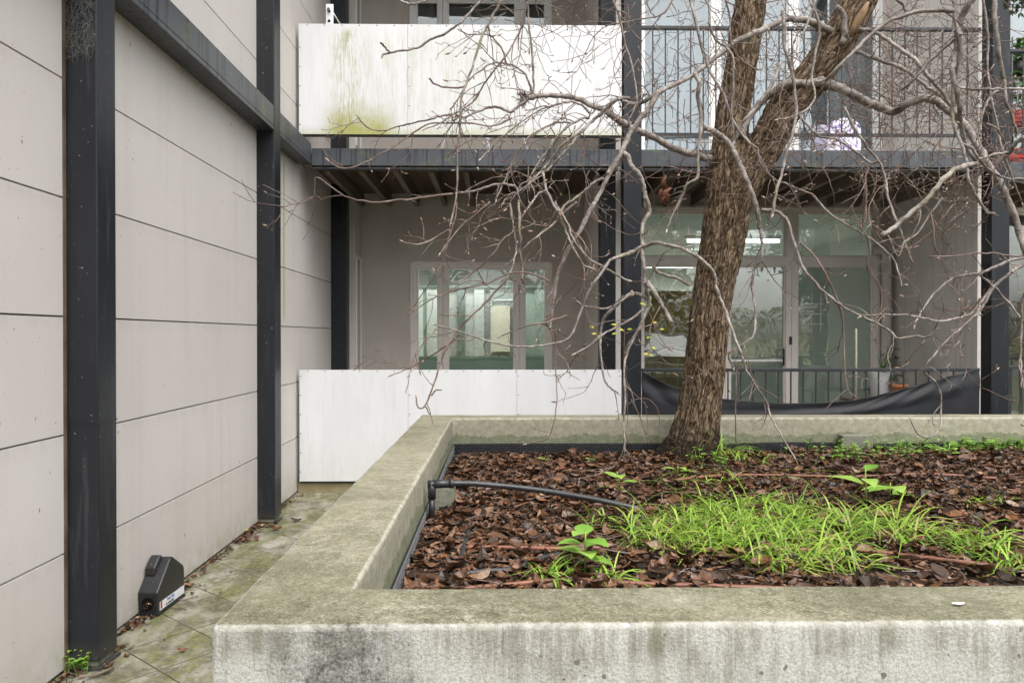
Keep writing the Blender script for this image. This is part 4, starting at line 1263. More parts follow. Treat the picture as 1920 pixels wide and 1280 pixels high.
blk('concrete_block', X1+.012, c2.x, 3.40, 3.55, SZ-.02, .655, 'grey concrete block under the black pipe by the side wall')
c1 = P(1582, 815, 5.05); c2 = P(1640, 838, 5.05)
blk('concrete_block', c1.x, c2.x, 5.07, 5.145, SZ-.03, c1.z-.006, 'low grey concrete block against the back wall of the planter')

# small bits lying on the planter top
m_ = MB(); m_.tube([P(764,818,4.62)*1, P(780,817,4.65), P(800,818,4.62)], .0025, 5)
for v_ in range(len(m_.v)): m_.v[v_] = (m_.v[v_][0], m_.v[v_][1], PT+.003+(m_.v[v_][2]-P(780,817,4.63).z)*.3)
tag(m_.build('fallen_twig', M['twig']), 'thin dark twig lying on the side wall of the planter', 'twig')
m_ = MB(); q = G(1797, 1132, PT+.004); dead_leaf(m_, q, .1, .028, .006, .1, .3, 0, 0)
tag(m_.build('white_scrap', M['white']), 'tiny white scrap on the front wall top at the right', 'scrap')

# ------------------------------------------------------------------ grass and weeds
def blade(mb, base, az, L, W, lean, droop, rnd, mi=0):
    n = 6; vs = []; d = Vector((math.cos(az)*lean, math.sin(az)*lean, 1)).normalized()
    p = Vector(base); s = Vector((-math.sin(az+rnd.uniform(-.5,.5)), math.cos(az), 0)).normalized()
    for i in range(n+1):
        t = i/n; wv = W*(1-t**2.2)*(.7+.6*t if t < .5 else 1)
        vs += [p - s*wv, p + s*wv + Vector((0,0,wv*.3))]
        d = (d + Vector((math.cos(az)*droop*.25, math.sin(az)*droop*.25, -droop*(.25+.5*t)))).normalized()
        p = p + d*(L/n)
        gz = SZ+.012
        if p.z < gz: p.z = gz + .002
    mb.add(vs, [(2*i, 2*i+1, 2*i+3, 2*i+2) for i in range(n)], mi, True)
def patch(mb, cpx, cpy, rx, ry, n, L0, L1, rnd, W=(.0022,.0055)):
    for k in range(n):
        while True:
            a, b = rnd.uniform(-1,1), rnd.uniform(-1,1)
            if a*a+b*b < 1: break
        q = G(cpx+a*rx, cpy+b*ry, SZ)
        if q.y < Yf1+.02 or q.y > Yb0-.02: continue
        q.z = SZ+soil_h(q.x, q.y)
        az = rnd.uniform(0, 6.28)
        blade(mb, q, az, rnd.uniform(L0, L1), rnd.uniform(*W), rnd.uniform(.2,1.1), rnd.uniform(.3,1.1), rnd)
rg = random.Random(21)
mb = MB()
for (cx, cy, rx, ry, n) in ((1300,975,130,26,380),(1420,965,150,36,560),(1230,1000,60,14,100),(1530,985,110,35,330),(1630,965,60,22,130),(1480,1030,110,24,170),(1330,1010,110,14,130),(1570,1040,70,16,70),(1400,930,120,14,110)):
    patch(mb, cx, cy+18, rx, ry, n, .06, .17, rg, (.0014,.0042))
    patch(mb, cx, cy+18, rx*1.1, ry, n//4, .14, .28, rg, (.0028,.0055))
patch(mb, 1720, 1010, 60, 16, 60, .12, .28, rg, (.0025,.005))
tag(mb.build('grass', M['grass']), 'bright green grass patch in the middle of the planter', 'grass', kind='stuff')
def tuft(cx, cy, rx, ry, n, L0, L1, lab):
    q = G(cx, cy, SZ); m_ = MB(); patch(m_, cx, cy, rx, ry, n, L0, L1, rg)
    e = m_.build('grass_tuft', M['grass']); tag(e, lab, 'grass tuft', 'grass tufts')
tuft(1345, 858, 38, 8, 60, .15, .34, 'tall grass tuft at the foot of the trunk')
tuft(1400, 862, 45, 8, 40, .10, .22, 'low grass tuft just right of the trunk tuft')
tuft(1040, 1085, 36, 10, 34, .09, .2, 'grass tuft low left beside the round leaved weed')
tuft(1140, 1090, 30, 8, 26, .09, .18, 'grass tuft right of the round leaved weed near the front wall')
tuft(1840, 1030, 50, 22, 70, .14, .26, 'long bladed grass tuft at the lower right')
tuft(1905, 1065, 30, 20, 40, .14, .26, 'grass tuft cut by the right edge of the picture')
tuft(1850, 948, 50, 6, 34, .07, .15, 'thin grass tuft at right behind the long bladed grass')
tuft(1680, 1010, 60, 20, 36, .14, .3, 'sparse long grass blades right of the main patch')
tuft(1330, 902, 60, 10, 26, .1, .2, 'few single grass blades between trunk and main patch')
tuft(1130, 985, 40, 10, 16, .1, .24, 'few grass blades left of the main patch')
# seed stems
m_ = MB()
for k in range(34):
    q = G(rg.uniform(1180, 1700), rg.uniform(900, 1050), SZ); 
    a = rg.uniform(2.0, 4.2) if rg.random() < .5 else rg.uniform(-1, 1)
    pts = [q]; d = Vector((math.cos(a)*.8, math.sin(a)*.3, .8))
    for i in range(8): pts.append(pts[-1]+d.normalized()*rg.uniform(.025,.04)); d += Vector((math.cos(a)*.1, 0, -.16))
    m_.tube(pts, [.0011*(1-i*.07) for i in range(9)], 4)
tag(m_.build('grass_stems', M['grass']), 'wiry seed stems arching out of the planter grass', 'grass', kind='stuff')
# clover strip along the back
m_ = MB(); s_ = MB()
def clover(mb, q, h, R_, rnd):
    top = q + Vector((rnd.uniform(-.02,.02), rnd.uniform(-.02,.02), h))
    mb.tube([q, (q+top)/2, top], .0009, 3, cap=False)
    a0 = rnd.uniform(0, 6.28)
    for k in range(3):
        a = a0 + k*2.09
        leaf_blade(mb, top, Vector((math.cos(a), math.sin(a), rnd.uniform(-.1,.35))), R_, R_*.5, curl=.15, n=4)
for (cx, cy, rx, ry, n) in ((1640,852,70,12,100),(1740,848,60,9,110),(1830,842,50,8,150),(1890,838,30,7,120),(1560,862,30,10,26),(1500,850,40,8,14),(1590,850,30,8,30),(1330,875,40,8,30)):
    for k in range(n):
        q = G(cx+rg.uniform(-rx,rx), cy+rg.uniform(-ry,ry), SZ)
        if q.y > Yb0-.03: q.y = Yb0-.03
        q.z = SZ+soil_h(q.x,q.y); clover(m_, q, rg.uniform(.02,.09), rg.uniform(.010,.024), rg)
tag(m_.build('clover', M['weed']), 'low clover and seedlings along the back wall of the planter', 'clover', kind='stuff')
def weed(cx, cy, sizes, lab, hgt=.1, mat='weed'):
    q = G(cx, cy, SZ); q.z = SZ+soil_h(q.x, q.y)
    e = empty('weed', q, 0, lab, 'weed', 'broad leaved weeds')
    st = MB(); lf = MB(); rr = random.Random(int(cx))
    top = Vector((rr.uniform(-.02,.02), 0, hgt)); st.tube([(0,0,0), top*.5, top], .003, 6)
    for k, (L, W) in enumerate(sizes):
        a = k*2.4 + rr.uniform(-.4,.4); hh = hgt*(.35+.65*k/len(sizes))
        b0 = top*(hh/hgt); d = Vector((math.cos(a), math.sin(a)-.25, .45-.3*rr.random()))
        st.tube([b0, b0+d.normalized()*.015], .0015, 4)
        leaf_blade(lf, b0+d.normalized()*.012, d, L*1.6, W*1.75, curl=.28, n=7)
    st.build('stem', M['grass'], e); lf.build('leaves', M[mat], e)
weed(1097, 1075, [(.05,.02),(.055,.023),(.05,.02),(.055,.022),(.05,.021),(.055,.022),(.045,.02),(.04,.018)], 'lush weed with rounded leaves near the front left of the planter', .14)
weed(1163, 915, [(.06,.02),(.055,.018),(.06,.02)], 'three leaved weed above the end of the black pipe', .09)
weed(1270, 890, [(.05,.016),(.05,.016),(.04,.015)], 'small weed below the left foot of the trunk', .06)
weed(1625, 945, [(.09,.028),(.10,.03),(.07,.022),(.06,.02)], 'upright weed with pale leaves at the top right of the grass patch', .19)
weed(1668, 935, [(.07,.045),(.07,.04),(.06,.03)], 'weed with one big round leaf right of the grass patch', .09)
weed(1020, 858, [(.03,.012),(.03,.012),(.025,.01)], 'small seedling in the leaves below the mesh strip', .03)
weed(1110, 858, [(.03,.012),(.03,.012),(.025,.01)], 'small seedling left of the trunk near the mesh strip', .03)
weed(1780, 860, [(.05,.016),(.05,.015),(.05,.02),(.04,.014)], 'tallest clump in the clover strip at the right', .10)

# ------------------------------------------------------------------ path details
# bait station
st = empty('bait_station', (-1.655, 3.78, 0), R(-2), 'black plastic bait station with white label leaning on the wall base', 'bait station')
prof = [(-.14, .012), (-.147, .112), (-.012, .238), (.008, .242), (.125, .165), (.135, .145), (.135, .012)]
def prism(mb, prof, x0, x1, mi=0):
    n = len(prof)
    vs = [(x0, y, z) for (y, z) in prof] + [(x1, y, z) for (y, z) in prof]
    mb.add(vs, [tuple(range(n)), tuple(range(2*n-1, n-1, -1))] + [(k+n, (k+1) % n+n, (k+1) % n, k) for k in range(n)], mi)
m_ = MB(); prism(m_, prof, -.048, .048); b_ = m_.build('body', M['black_plastic'], st, .007, 3)
m_ = MB(); prism(m_, [(-.088, .172), (-.086, .212), (-.028, .258), (-.005, .250)], -.044, .006); m_.build('lid', M['black_plastic'], st, .008, 3)
m_ = MB(); prism(m_, [(y*1.03, z*.0+.002 if i in (0, 6) else .016) for i, (y, z) in enumerate(prof) if i in (0, 1, 5, 6)], -.052, .052); m_.build('base', M['black_plastic'], st, .002)
m_ = MB(); m_.tube([(0, -.1455, .062), (0, -.150, .062)], [.028, .028], 20, smooth=False); m_.build('entry_hole', simple("hole_black", (.006,.006,.006), None, 5, .9, .1), st)
m_ = MB(); rr = random.Random(4)
for k in range(26): dead_leaf(m_, Vector((rr.uniform(-.018,.02), -.151, rr.uniform(.04,.066))), rr.uniform(0,6), .014, .004, .4, .4, rr.uniform(-1,1), rr.uniform(-1,1))
m_.build('debris', M['leaf'], st)
m_ = MB(); m_.box(.0482, .0492, -.128, .128, .022, .062); m_.build('label', M['label'], st)
m_ = MB(); m_.box(.0493, .0497, -.121, -.105, .028, .062); m_.build('warning_mark', M['red'], st)
for (s, y, z, sz, mt) in (("Best Guy", -.055, .046, .020, 'blue_ink'), ("Tel. 9888 3003", -.07, .027, .0135, 'dark_ink')):
    mw = Matrix.Translation((.0497, y, z)) @ Matrix.Rotation(math.pi/2, 4, 'Z') @ Matrix.Rotation(math.pi/2, 4, 'X')
    text_obj(s, 'lettering', sz, M[mt], mw, st)
# litter along the wall base
mb = MB(); rr = random.Random(9)
def near_wall(n, y0, y1, sx, Lr=(.012,.035)):
    for k in range(n):
        y = rr.uniform(y0, y1); x = WX + .012 + abs(rr.gauss(0, sx))
        L = rr.uniform(*Lr)
        dead_leaf(mb, Vector((x, y, rr.uniform(.003,.012))), rr.uniform(0,6.28), L, L*rr.uniform(.2,.4), rr.uniform(-.3,.6), rr.uniform(0,.6), rr.gauss(0,.3), rr.gauss(0,.3))
near_wall(150, 3.25, 5.4, .025); near_wall(60, 3.45, 3.62, .035); near_wall(60, 3.7, 4.0, .06); near_wall(90, 4.9, 5.45, .05, (.02,.045)); near_wall(120, 2.85, 3.3, .06); near_wall(60, 5.6, 6.4, .03)
for k in range(90): 
    x, y = rr.uniform(-1.7, -.65), rr.uniform(2.8, 6.3); L = rr.uniform(.008,.02)
    dead_leaf(mb, Vector((x, y, .004)), rr.uniform(0,6.28), L, L*.35, .3, .3, 0, 0)
tag(mb.build('path_litter', M['leaf']), 'small brown leaves and crumbs along the foot of the beige wall', 'leaves', kind='stuff')
def one_leaf(px, py, L, lab, colr, az=.3):
    m_ = MB(); q = G(px, py, .008); dead_leaf(m_, q, az, L, L*.33, .4, .4, .1, .1)
    tag(m_.build('fallen_leaf', simple("leaf_"+str(px), colr, tuple(c*.6 for c in colr), 40, .4, .5)), lab, 'leaf', 'single fallen leaves on the path')
one_leaf(517, 992, .075, 'wet orange brown leaf in front of the second post', (.13,.04,.02))
one_leaf(555, 976, .07, 'dark leaf right of the second post on the paving', (.06,.035,.02), .1)
one_leaf(352, 1098, .06, 'tan leaf on the paving just beyond the bait station', (.24,.13,.07), .2)
one_leaf(342, 1219, .035, 'small orange leaf alone on the mossy paving', (.20,.06,.03))
m_ = MB()
for pts in ([(322,1122),(345,1124),(362,1128),(380,1122)], [(345,1124),(358,1120),(372,1116)], [(318,1140),(335,1138),(350,1142)]):
    m_.tube(smooth_path([G(a, c, .010) for a, c in pts], 4), .0025, 5)
tag(m_.build('fallen_twig', M['twig']), 'forked dark twig lying beside the bait station', 'twig')
m_ = MB(); m_.tube([G(172,1266,.012), G(195,1258,.016), G(213,1251,.014)], [.004,.0065,.006], 7)
tag(m_.build('stick', M['joist']), 'short broken stick at the foot of the nearest post', 'stick')
# weed at nearest post
q0 = G(150, 1256, 0); e = empty('weed', q0, 0, 'small bright green clover weed growing at the base of the nearest post', 'weed')
m_ = MB(); rr = random.Random(2)
for k in range(46):
    a = rr.uniform(0, 6.28); r_ = abs(rr.gauss(0, .045)); q = Vector((max(WX+.012-q0.x, math.cos(a)*r_), min(.05, math.sin(a)*r_*.8), 0))
    clover(m_, q, rr.uniform(.015,.085), rr.uniform(.009,.015), rr)
for k in range(8): clover(m_, Vector((-.02+rr.uniform(-.01,.01), .02, 0)), rr.uniform(.10,.125), rr.uniform(.008,.013), rr)
m_.build('leaves', M['weed'], e)
q0 = G(455, 1000, 0); m_ = MB()
for k in range(7): clover(m_, q0+Vector((rr.uniform(-.02,.02), rr.uniform(-.02,.02), 0)), rr.uniform(.01,.03), .012, rr)
tag(m_.build('weed', M['yellow_leaf']), 'tiny yellow green weed against the wall before the second post', 'weed')

# ------------------------------------------------------------------ the tree
tree = empty('tree', (TC.x, TC.y, SZ), 0, 'bare tree with deeply furrowed forked trunk and drooping budded branches', 'tree')
TP = {}
T = {2: (540, 0, 2.976), 3: (1140, 0, 2.9775), 4: (1500, 0, 2.976), 5: (540, 380, 2.370), 6: (1160, 370, 2.613), 7: (1500, 370, 2.612), 0: (0, 0, 1.0),
     8: (680, 0, 5.953), 9: (860, 180, 5.953), 10: (860, 380, 5.953), 11: (1160, 180, 5.953), 12: (1600, 180, 5.953), 13: (1080, 500, 3.879)}
def conv(t, pts):
    ox, oy, s = T[t]; return [(ox + x/s, oy + y/s) for x, y in pts]
def stem(name, pix, Y0, Y1, rad, nr, ns_per, depth, seed):
    pts = []; n = len(pix)
    for i, (x, y) in enumerate(pix): pts.append(P(x, y, Y0 + (Y1-Y0)*i/(n-1)))
    rw = [r*.89*(Y0+(Y1-Y0)*i/(n-1))/F for i, r in enumerate(rad)]
    sp = smooth_path(pts, ns_per); rs = []
    for i in range(n-1):
        for k in range(ns_per): rs.append(rw[i] + (rw[i+1]-rw[i])*k/ns_per)
    rs.append(rw[-1])
    vs = []; fs = []; ridge = []; bk = []
    L = 0; prev = None
    for i, p in enumerate(sp):
        if i: L += (sp[i]-sp[i-1]).length
        t = (sp[min(i+1, len(sp)-1)]-sp[max(i-1, 0)]).normalized()
        u = Vector((1,0,0)) if prev is None else prev
        u = (u - t*u.dot(t)).normalized(); prev = u; v = t.cross(u)
        for k in range(nr):
            a = 2*math.pi*k/nr; ca, sa = math.cos(a), math.sin(a)
            R0 = rs[i]
            q = Vector((ca*R0*34, sa*R0*34, L*6.0+seed))
            w1 = noise.noise(Vector((ca*3, sa*3, L*9+seed)))*.8
            rd_ = min(1, abs(noise.noise(q + Vector((w1, w1*.5, 0))))*4.2)
            r2 = min(1, abs(noise.noise(Vector((q.x*1.9+5, q.y*1.9+1, q.z*2.6))))*3.6)
            val = .62*rd_**.8 + .38*r2
            rr_ = R0*(1 + .07*noise.noise(Vector((ca*1.5, sa*1.5, L*2.2+seed)))) + depth*(val-.55)
            vs.append(p + (u*ca + v*sa)*rr_); ridge.append(val); bk.append((ca*R0, sa*R0, L+seed))
    m = len(sp)
    for i in range(m-1):
        for k in range(nr):
            k2 = (k+1) % nr; fs.append((i*nr+k, i*nr+k2, (i+1)*nr+k2, (i+1)*nr+k))
    return vs, fs, ridge, bk
tv = []; tf = []; tr_ = []; tb_ = []
def addstem(*a):
    v, f, r, bk = stem('x', *a); tb_.extend(bk); b0 = len(tv); tv.extend(v); tf.extend([tuple(i+b0 for i in q) for q in f]); tr_.extend(r)
# main trunk incl. left stem
addstem([(1294,862),(1297,845),(1301,826),(1305,800),(1312,760),(1321,700),(1326,640),(1333,570),(1345,500),(1358,430),(1366,360),(1369,300),(1371,255),(1377,200),(1388,134),(1398,67),(1409,0),(1420,-60),(1432,-130)],
        4.87, 4.80, [78,64,54,48,44,41,40,40,42,45,46,42,35,33,31,31,31,30,28], 110, 22, .015, 1.0)
addstem([(1352,450),(1372,390),(1398,335),(1436,270),(1474,200),(1535,130),(1578,62),(1612,0),(1650,-70),(1690,-150)],
        4.84, 4.55, [30,36,38,36,35,35,36,35,32,29], 100, 22, .014, 7.0)
me = bpy.data.meshes.new('trunk'); me.from_pydata([tuple(v) for v in tv], [], tf)
me.materials.append(M['bark'])
at = me.attributes.new('ridge', 'FLOAT', 'POINT'); at.data.foreach_set('value', tr_)
at = me.attributes.new('bk', 'FLOAT_VECTOR', 'POINT'); at.data.foreach_set('vector', [c_ for b_ in tb_ for c_ in b_])
me.polygons.foreach_set('use_smooth', [True]*len(tf)); me.update()
o = bpy.data.objects.new('trunk', me); col.objects.link(o); place(o, tree)
# root flare
rf = MB()
# ---- traced branches: (tile, points, Y0, Y1, r0px, r1px, twiggy)
BR = [
 (3, [(1191,150),(1120,120),(1040,105),(980,110),(900,150),(820,185),(740,220),(680,260),(600,320),(520,385),(450,435),(380,470),(300,510),(240,545),(180,575),(120,580),(70,555),(30,560),(0,590)], 4.55, 4.1, 7, 3.5, 1),
 (4, [(250,250),(235,225),(200,190),(130,150),(60,120),(0,110),(-35,112)], 4.6, 4.5, 8, 6.5, 0),
 (9, [(1905,30),(1830,25),(1760,50),(1690,100),(1600,190),(1540,240),(1470,300),(1400,370),(1320,430),(1230,480),(1150,560),(1080,640),(1020,720),(950,810),(880,880),(800,960),(740,1040),(690,1080),(600,1090),(530,1150),(480,1220)], 4.1, 3.9, 4, 2, 1),
 (9, [(1400,370),(1330,450),(1260,540),(1190,620),(1110,700),(1040,780),(960,850)], 4.0, 3.95, 3, 2.5, .6),
 (3, [(720,915),(620,893),(550,885),(500,865),(420,850),(330,810),(250,765),(180,735),(100,700),(30,650),(0,620)], 4.86, 4.45, 8, 6.5, .5),
 (9, [(1905,330),(1800,280),(1700,220),(1620,160),(1520,120),(1400,60),(1280,20),(1150,0),(1000,-10),(880,5),(780,20)], 4.45, 4.3, 6.5, 5, 1),
 (9, [(780,20),(700,90),(600,170),(540,170),(440,130),(340,125),(230,170),(90,235),(0,225)], 4.3, 4.2, 3.6, 2.2, 1),
 (2, [(920,640),(850,650),(780,670),(680,690),(600,710),(530,730),(450,715),(410,680),(390,650)], 4.2, 4.1, 2, 1.1, .8),
 (8, [(1900,1100),(1905,900),(1890,600),(1860,300),(1845,100),(1840,-60)], 4.3, 4.3, 2.6, 2, .5),
 (8, [(1890,1060),(1840,880),(1760,780),(1640,720),(1560,700),(1430,710),(1320,790),(1180,900),(1080,1080),(1000,1200)], 4.3, 4.1, 2.6, 1.3, 1),
 (8, [(1600,700),(1560,560),(1480,450),(1400,390),(1280,385),(1180,385),(1090,345)], 4.2, 4.1, 1.8, 1.1, .8),
 (8, [(1840,20),(1760,330),(1640,560),(1560,680),(1440,820),(1330,980),(1260,1110),(1120,1220),(980,1300),(840,1390),(700,1440)], 4.1, 3.9, 2.2, 1.3, .9),
 (3, [(485,410),(510,470),(500,540),(515,620),(520,700),(510,790),(500,880),(500,990),(440,1030),(420,1080),(360,1200),(330,1280)], 4.3, 4.1, 5, 2, .9),
 (3, [(280,515),(230,600),(170,680),(110,770),(75,850),(30,920),(0,970)], 4.2, 4.05, 6, 5, .4),
 (11, [(20,620),(100,680),(140,780),(220,870),(270,980),(290,1100),(315,1270)], 4.05, 3.95, 5.5, 5, .4),
 (6, [(130,0),(150,70),(120,130),(115,240),(125,350),(130,430),(150,520),(110,620),(60,720),(30,830),(30,1000),(25,1150),(30,1230)], 3.95, 3.8, 5, 1.6, .6),
 (2, [(1905,770),(1850,870),(1780,1000),(1740,1080),(1680,1180),(1630,1280)], 4.05, 3.95, 5, 4.2, .5),
 (5, [(1360,0),(1300,120),(1240,220),(1200,320),(1185,420),(1170,520),(1160,560)], 3.95, 3.85, 4.2, 3.4, .7),
 (9, [(1620,930),(1540,950),(1430,1040),(1320,1130),(1200,1210),(1140,1280)], 4.0, 3.9, 3.4, 2.6, .8),
 (10, [(1320,0),(1160,120),(1050,240),(900,360),(770,470),(690,560),(640,600),(560,680)], 3.9, 3.8, 3, 1.6, .8),
 (3, [(540,710),(620,750),(690,820),(730,900),(770,990),(800,1070),(830,1160),(850,1280)], 4.3, 4.15, 6, 5, .8),
 (6, [(694,156),(700,200),(700,290),(660,360),(655,450),(665,520),(670,600),(660,680),(600,720),(540,770),(560,830)], 4.15, 4.0, 3.6, 1.8, 1),
 (6, [(0,295),(70,265),(120,240),(190,225),(280,240),(360,275),(430,325),(470,380),(480,450),(510,520),(540,600),(570,690),(600,760),(620,830),(670,920),(720,990),(750,1080),(800,1170),(870,1290)], 3.9, 3.4, 4.6, 1.8, .35),
 (13, [(560,0),(620,50),(700,70),(760,95),(820,130)], 3.9, 3.8, 3.6, 3.2, .2),
 (13, [(520,110),(560,170),(600,240),(640,300),(690,400)], 3.85, 3.75, 5.4, 4, .4),
 (13, [(540,230),(430,195),(380,215),(330,240),(230,340),(190,410),(180,520),(175,600),(200,800),(250,880),(300,910)], 3.9, 3.9, 5.2, 1.6, .7),
 (13, [(545,270),(500,350),(460,450),(400,540),(360,610)], 3.9, 3.9, 4, 3, .5),
 (13, [(490,310),(420,370),(330,420),(200,490),(100,570),(0,630)], 3.9, 3.8, 2.8, 1.8, .8),
 (13, [(0,250),(60,285),(140,300),(230,298),(300,270),(400,190)], 3.85, 3.8, 2.6, 2.2, .7),
 (4, [(150,470),(220,490),(300,530),(380,570),(450,600),(530,625),(565,595),(620,570),(700,550),(760,565),(820,610),(880,660),(940,720),(1000,830),(1060,930),(1120,1030),(1170,1140),(1220,1280),(1260,1420)], 4.65, 3.9, 9.5, 7, .7),
 (3, [(1191,458),(1100,468),(1000,465),(930,510),(870,560),(820,610),(770,690),(750,760)], 4.6, 4.7, 8.5, 7, .5),
 (3, [(960,360),(900,500),(800,630),(740,700),(710,780),(690,820)], 4.4, 4.3, 4.2, 3.4, .6),
 (4, [(290,285),(350,300),(420,330),(520,360),(600,400),(700,480),(780,530),(850,600)], 4.6, 4.3, 4.5, 3.2, 1),
 (4, [(240,250),(265,190),(330,165),(420,180),(500,230),(580,290),(650,340),(720,430),(800,520),(850,600),(900,680)], 4.55, 4.1, 4.6, 3.8, 1),
 (4, [(90,460),(150,440),(200,390),(300,290),(400,190),(480,130),(600,80),(720,60),(860,62)], 3.6, 3.5, 3.2, 4.6, .3),
 (4, [(1000,-60),(960,0),(900,100),(880,200),(870,300),(850,400),(870,500),(890,600),(900,700),(920,800),(980,900)], 3.7, 3.8, 7.5, 4, 1),
 (4, [(860,0),(870,130),(900,250),(880,380),(860,480),(850,600),(860,700),(900,800),(930,900),(940,1000),(980,1090),(1040,1180),(1070,1190)], 3.8, 3.6, 5, 2.4, .9),
 (4, [(1080,-30),(1085,0),(1090,150),(1110,300),(1140,450)], 3.6, 3.6, 5.4, 4.6, .6),
 (4, [(1140,450),(1150,560),(1190,680),(1210,750)], 3.6, 3.6, 4, 2.4, .7),
 (4, [(1020,-30),(1050,200),(1045,350),(1060,500),(1100,700),(1130,830),(1180,980),(1240,1130)], 3.8, 3.7, 2.8, 1.6, .8),
 (4, [(985,915),(900,930),(820,980),(750,1060),(680,1140),(600,1200),(510,1280),(460,1310)], 3.5, 3.3, 5.6, 5, .15),
 (4, [(900,800),(960,830),(1010,900),(1060,950),(1130,990),(1250,1000)], 3.7, 3.7, 3.8, 2.2, .8),
 (4, [(1250,495),(1150,498),(1050,500),(920,498)], 3.6, 3.65, 3, 2.6, .5),
 (4, [(1130,505),(1080,520),(1030,600),(1010,680),(990,780)], 3.65, 3.65, 3, 2, .6),
 (4, [(1040,690),(1100,720),(1140,790),(1150,860)], 3.65, 3.65, 2.2, 1.4, .5),
 (4, [(1250,770),(1200,800),(1170,850),(1100,860),(1020,880)], 3.4, 3.5, 5.5, 2, .6),
 (7, [(-190,60),(-120,70),(-60,120),(0,310),(60,400),(150,490),(220,540),(300,580),(380,620),(440,655),(480,690),(560,680),(620,685),(660,650)], 4.1, 3.6, 3.8, 2, .6),
 (7, [(1120,285),(1000,320),(940,350),(870,375),(800,380),(740,400),(690,440),(640,490),(600,550),(560,620)], 3.7, 3.6, 3.6, 1.6, .8),
 (7, [(1120,310),(1020,380),(950,440),(900,490),(850,560),(780,590),(690,605),(600,590),(500,575),(400,575),(300,580)], 3.7, 3.5, 4, 1.9, .8),
 (7, [(950,430),(890,540),(810,620),(730,690),(650,780),(610,850),(660,900),(690,970),(690,1060),(685,1130),(640,1170),(580,1160),(540,1090)], 3.6, 3.5, 2.6, 1.4, .5),
 (7, [(870,375),(940,430),(1010,500),(1080,590),(1120,620)], 3.65, 3.6, 2.6, 2, .5),
 (7, [(630,290),(740,288),(860,275),(960,275),(1050,290),(1120,285)], 3.6, 3.6, 1.4, 2, .5),
 (7, [(415,-60),(430,0),(480,130),(520,240),(545,305)], 3.9, 3.9, 2.8, 2.4, .2),
 (7, [(60,-10),(160,90),(280,160),(380,230),(450,290),(480,360),(495,415)], 3.9, 3.8, 2.6, 1.4, .5),
 (7, [(320,-60),(320,100),(300,150),(330,200),(340,270),(330,340),(380,420),(400,480),(395,560)], 3.9, 3.9, 2.2, 1.3, .7),
 (7, [(0,220),(80,300),(150,430),(200,550),(215,680),(220,850),(240,950),(280,975)], 3.9, 3.8, 2.4, 1.4, .4),
 (7, [(700,0),(640,80),(570,180),(510,220),(480,290),(440,200)], 3.9, 3.85, 2.6, 1.6, .6),
 (7, [(780,0),(700,100),(640,170),(550,240)], 3.9, 3.85, 2, 1.3, .4),
 (7, [(640,80),(655,150),(660,230),(680,285)], 3.9, 3.85, 2, 1.4, .4),
 (7, [(1120,440),(1090,500),(1085,640),(1080,760),(1085,880),(1097,940)], 3.5, 3.5, 3.2, 2, .8),
 (2, [(1190,0),(1130,110),(1070,240),(1020,400),(970,540),(960,700),(945,880),(940,1080),(900,1280)], 4.0, 3.8, 3, 2, .7),
 (5, [(750,0),(740,80),(700,200),(680,280),(620,370),(560,460)], 3.8, 3.75, 1.8, 1, .6),
 (2, [(1080,0),(1050,30),(970,120),(880,185),(800,220),(730,265),(650,280),(570,295),(525,310)], 3.9, 3.8, 2.8, 2.2, .25),
 (2, [(570,295),(545,270),(515,240)], 3.8, 3.8, 2, 2.2, 0),
 (2, [(990,485),(900,490),(830,475),(785,440)], 3.9, 3.9, 2, 2, 0),
 (2, [(600,-10),(650,15),(700,25),(750,10),(800,-15)], 3.7, 3.7, 3, 2.4, .2),
 (9, [(690,1070),(620,1010),(520,990),(430,990),(300,1020),(180,1060),(0,1090)], 3.9, 3.85, 2.8, 2.4, .5),
 (2, [(920,1080),(800,1095),(700,1110),(600,1120),(500,1130),(400,1120),(320,1095),(250,1050),(160,990),(150,1060),(140,1110)], 3.85, 3.7, 2.4, 1.4, .5),
 (2, [(1250,660),(1150,700),(1000,690),(800,690),(700,740),(600,810),(500,870),(400,920),(300,940),(230,900)], 4.1, 3.8, 2.2, 1.2, .6),
 (9, [(1250,300),(1150,295),(1050,310),(950,360),(850,420),(760,480),(700,570),(600,740),(520,930),(420,1150)], 4.1, 3.9, 2.6, 1.6, .7),
 (9, [(1460,200),(1380,110),(1280,70),(1150,80),(1000,120),(850,190),(700,290),(560,400),(380,560),(250,700)], 4.2, 3.95, 2.6, 1.2, .8),
 (9, [(1460,250),(1400,240),(1300,290),(1200,360),(1100,460),(980,620),(880,760),(800,900)], 4.15, 3.95, 3, 1.4, .8),
 (9, [(940,860),(980,1040),(1050,1190),(1120,1300)], 3.95, 3.85, 3, 2.6, .6),
 (9, [(980,1050),(880,1100),(820,1190),(750,1280)], 3.9, 3.85, 2.6, 2, .7),
 (10, [(1070,0),(1120,130),(1180,270),(1240,420),(1340,600),(1400,700),(1500,735)], 3.85, 3.8, 3, 1.8, .8),
 (10, [(1080,0),(1220,250),(1300,440),(1420,590),(1560,690),(1690,760),(1800,830),(1905,880)], 3.85, 3.8, 2.6, 2.4, .8),
 (10, [(670,0),(680,200),(690,400),(680,560),(710,700),(710,850)], 3.85, 3.8, 3, 2.4, .5),
 (10, [(570,0),(600,200),(640,480),(620,640),(560,800),(480,870)], 3.85, 3.8, 2.8, 1.6, .7),
 (10, [(830,0),(720,140),(620,300),(480,430),(380,580),(230,720),(100,820),(0,890)], 3.9, 3.8, 2.4, 1.5, .8),
 (10, [(350,0),(230,90),(130,180),(10,280),(-100,420),(-200,560)], 3.9, 3.8, 2.2, 1.4, .6),
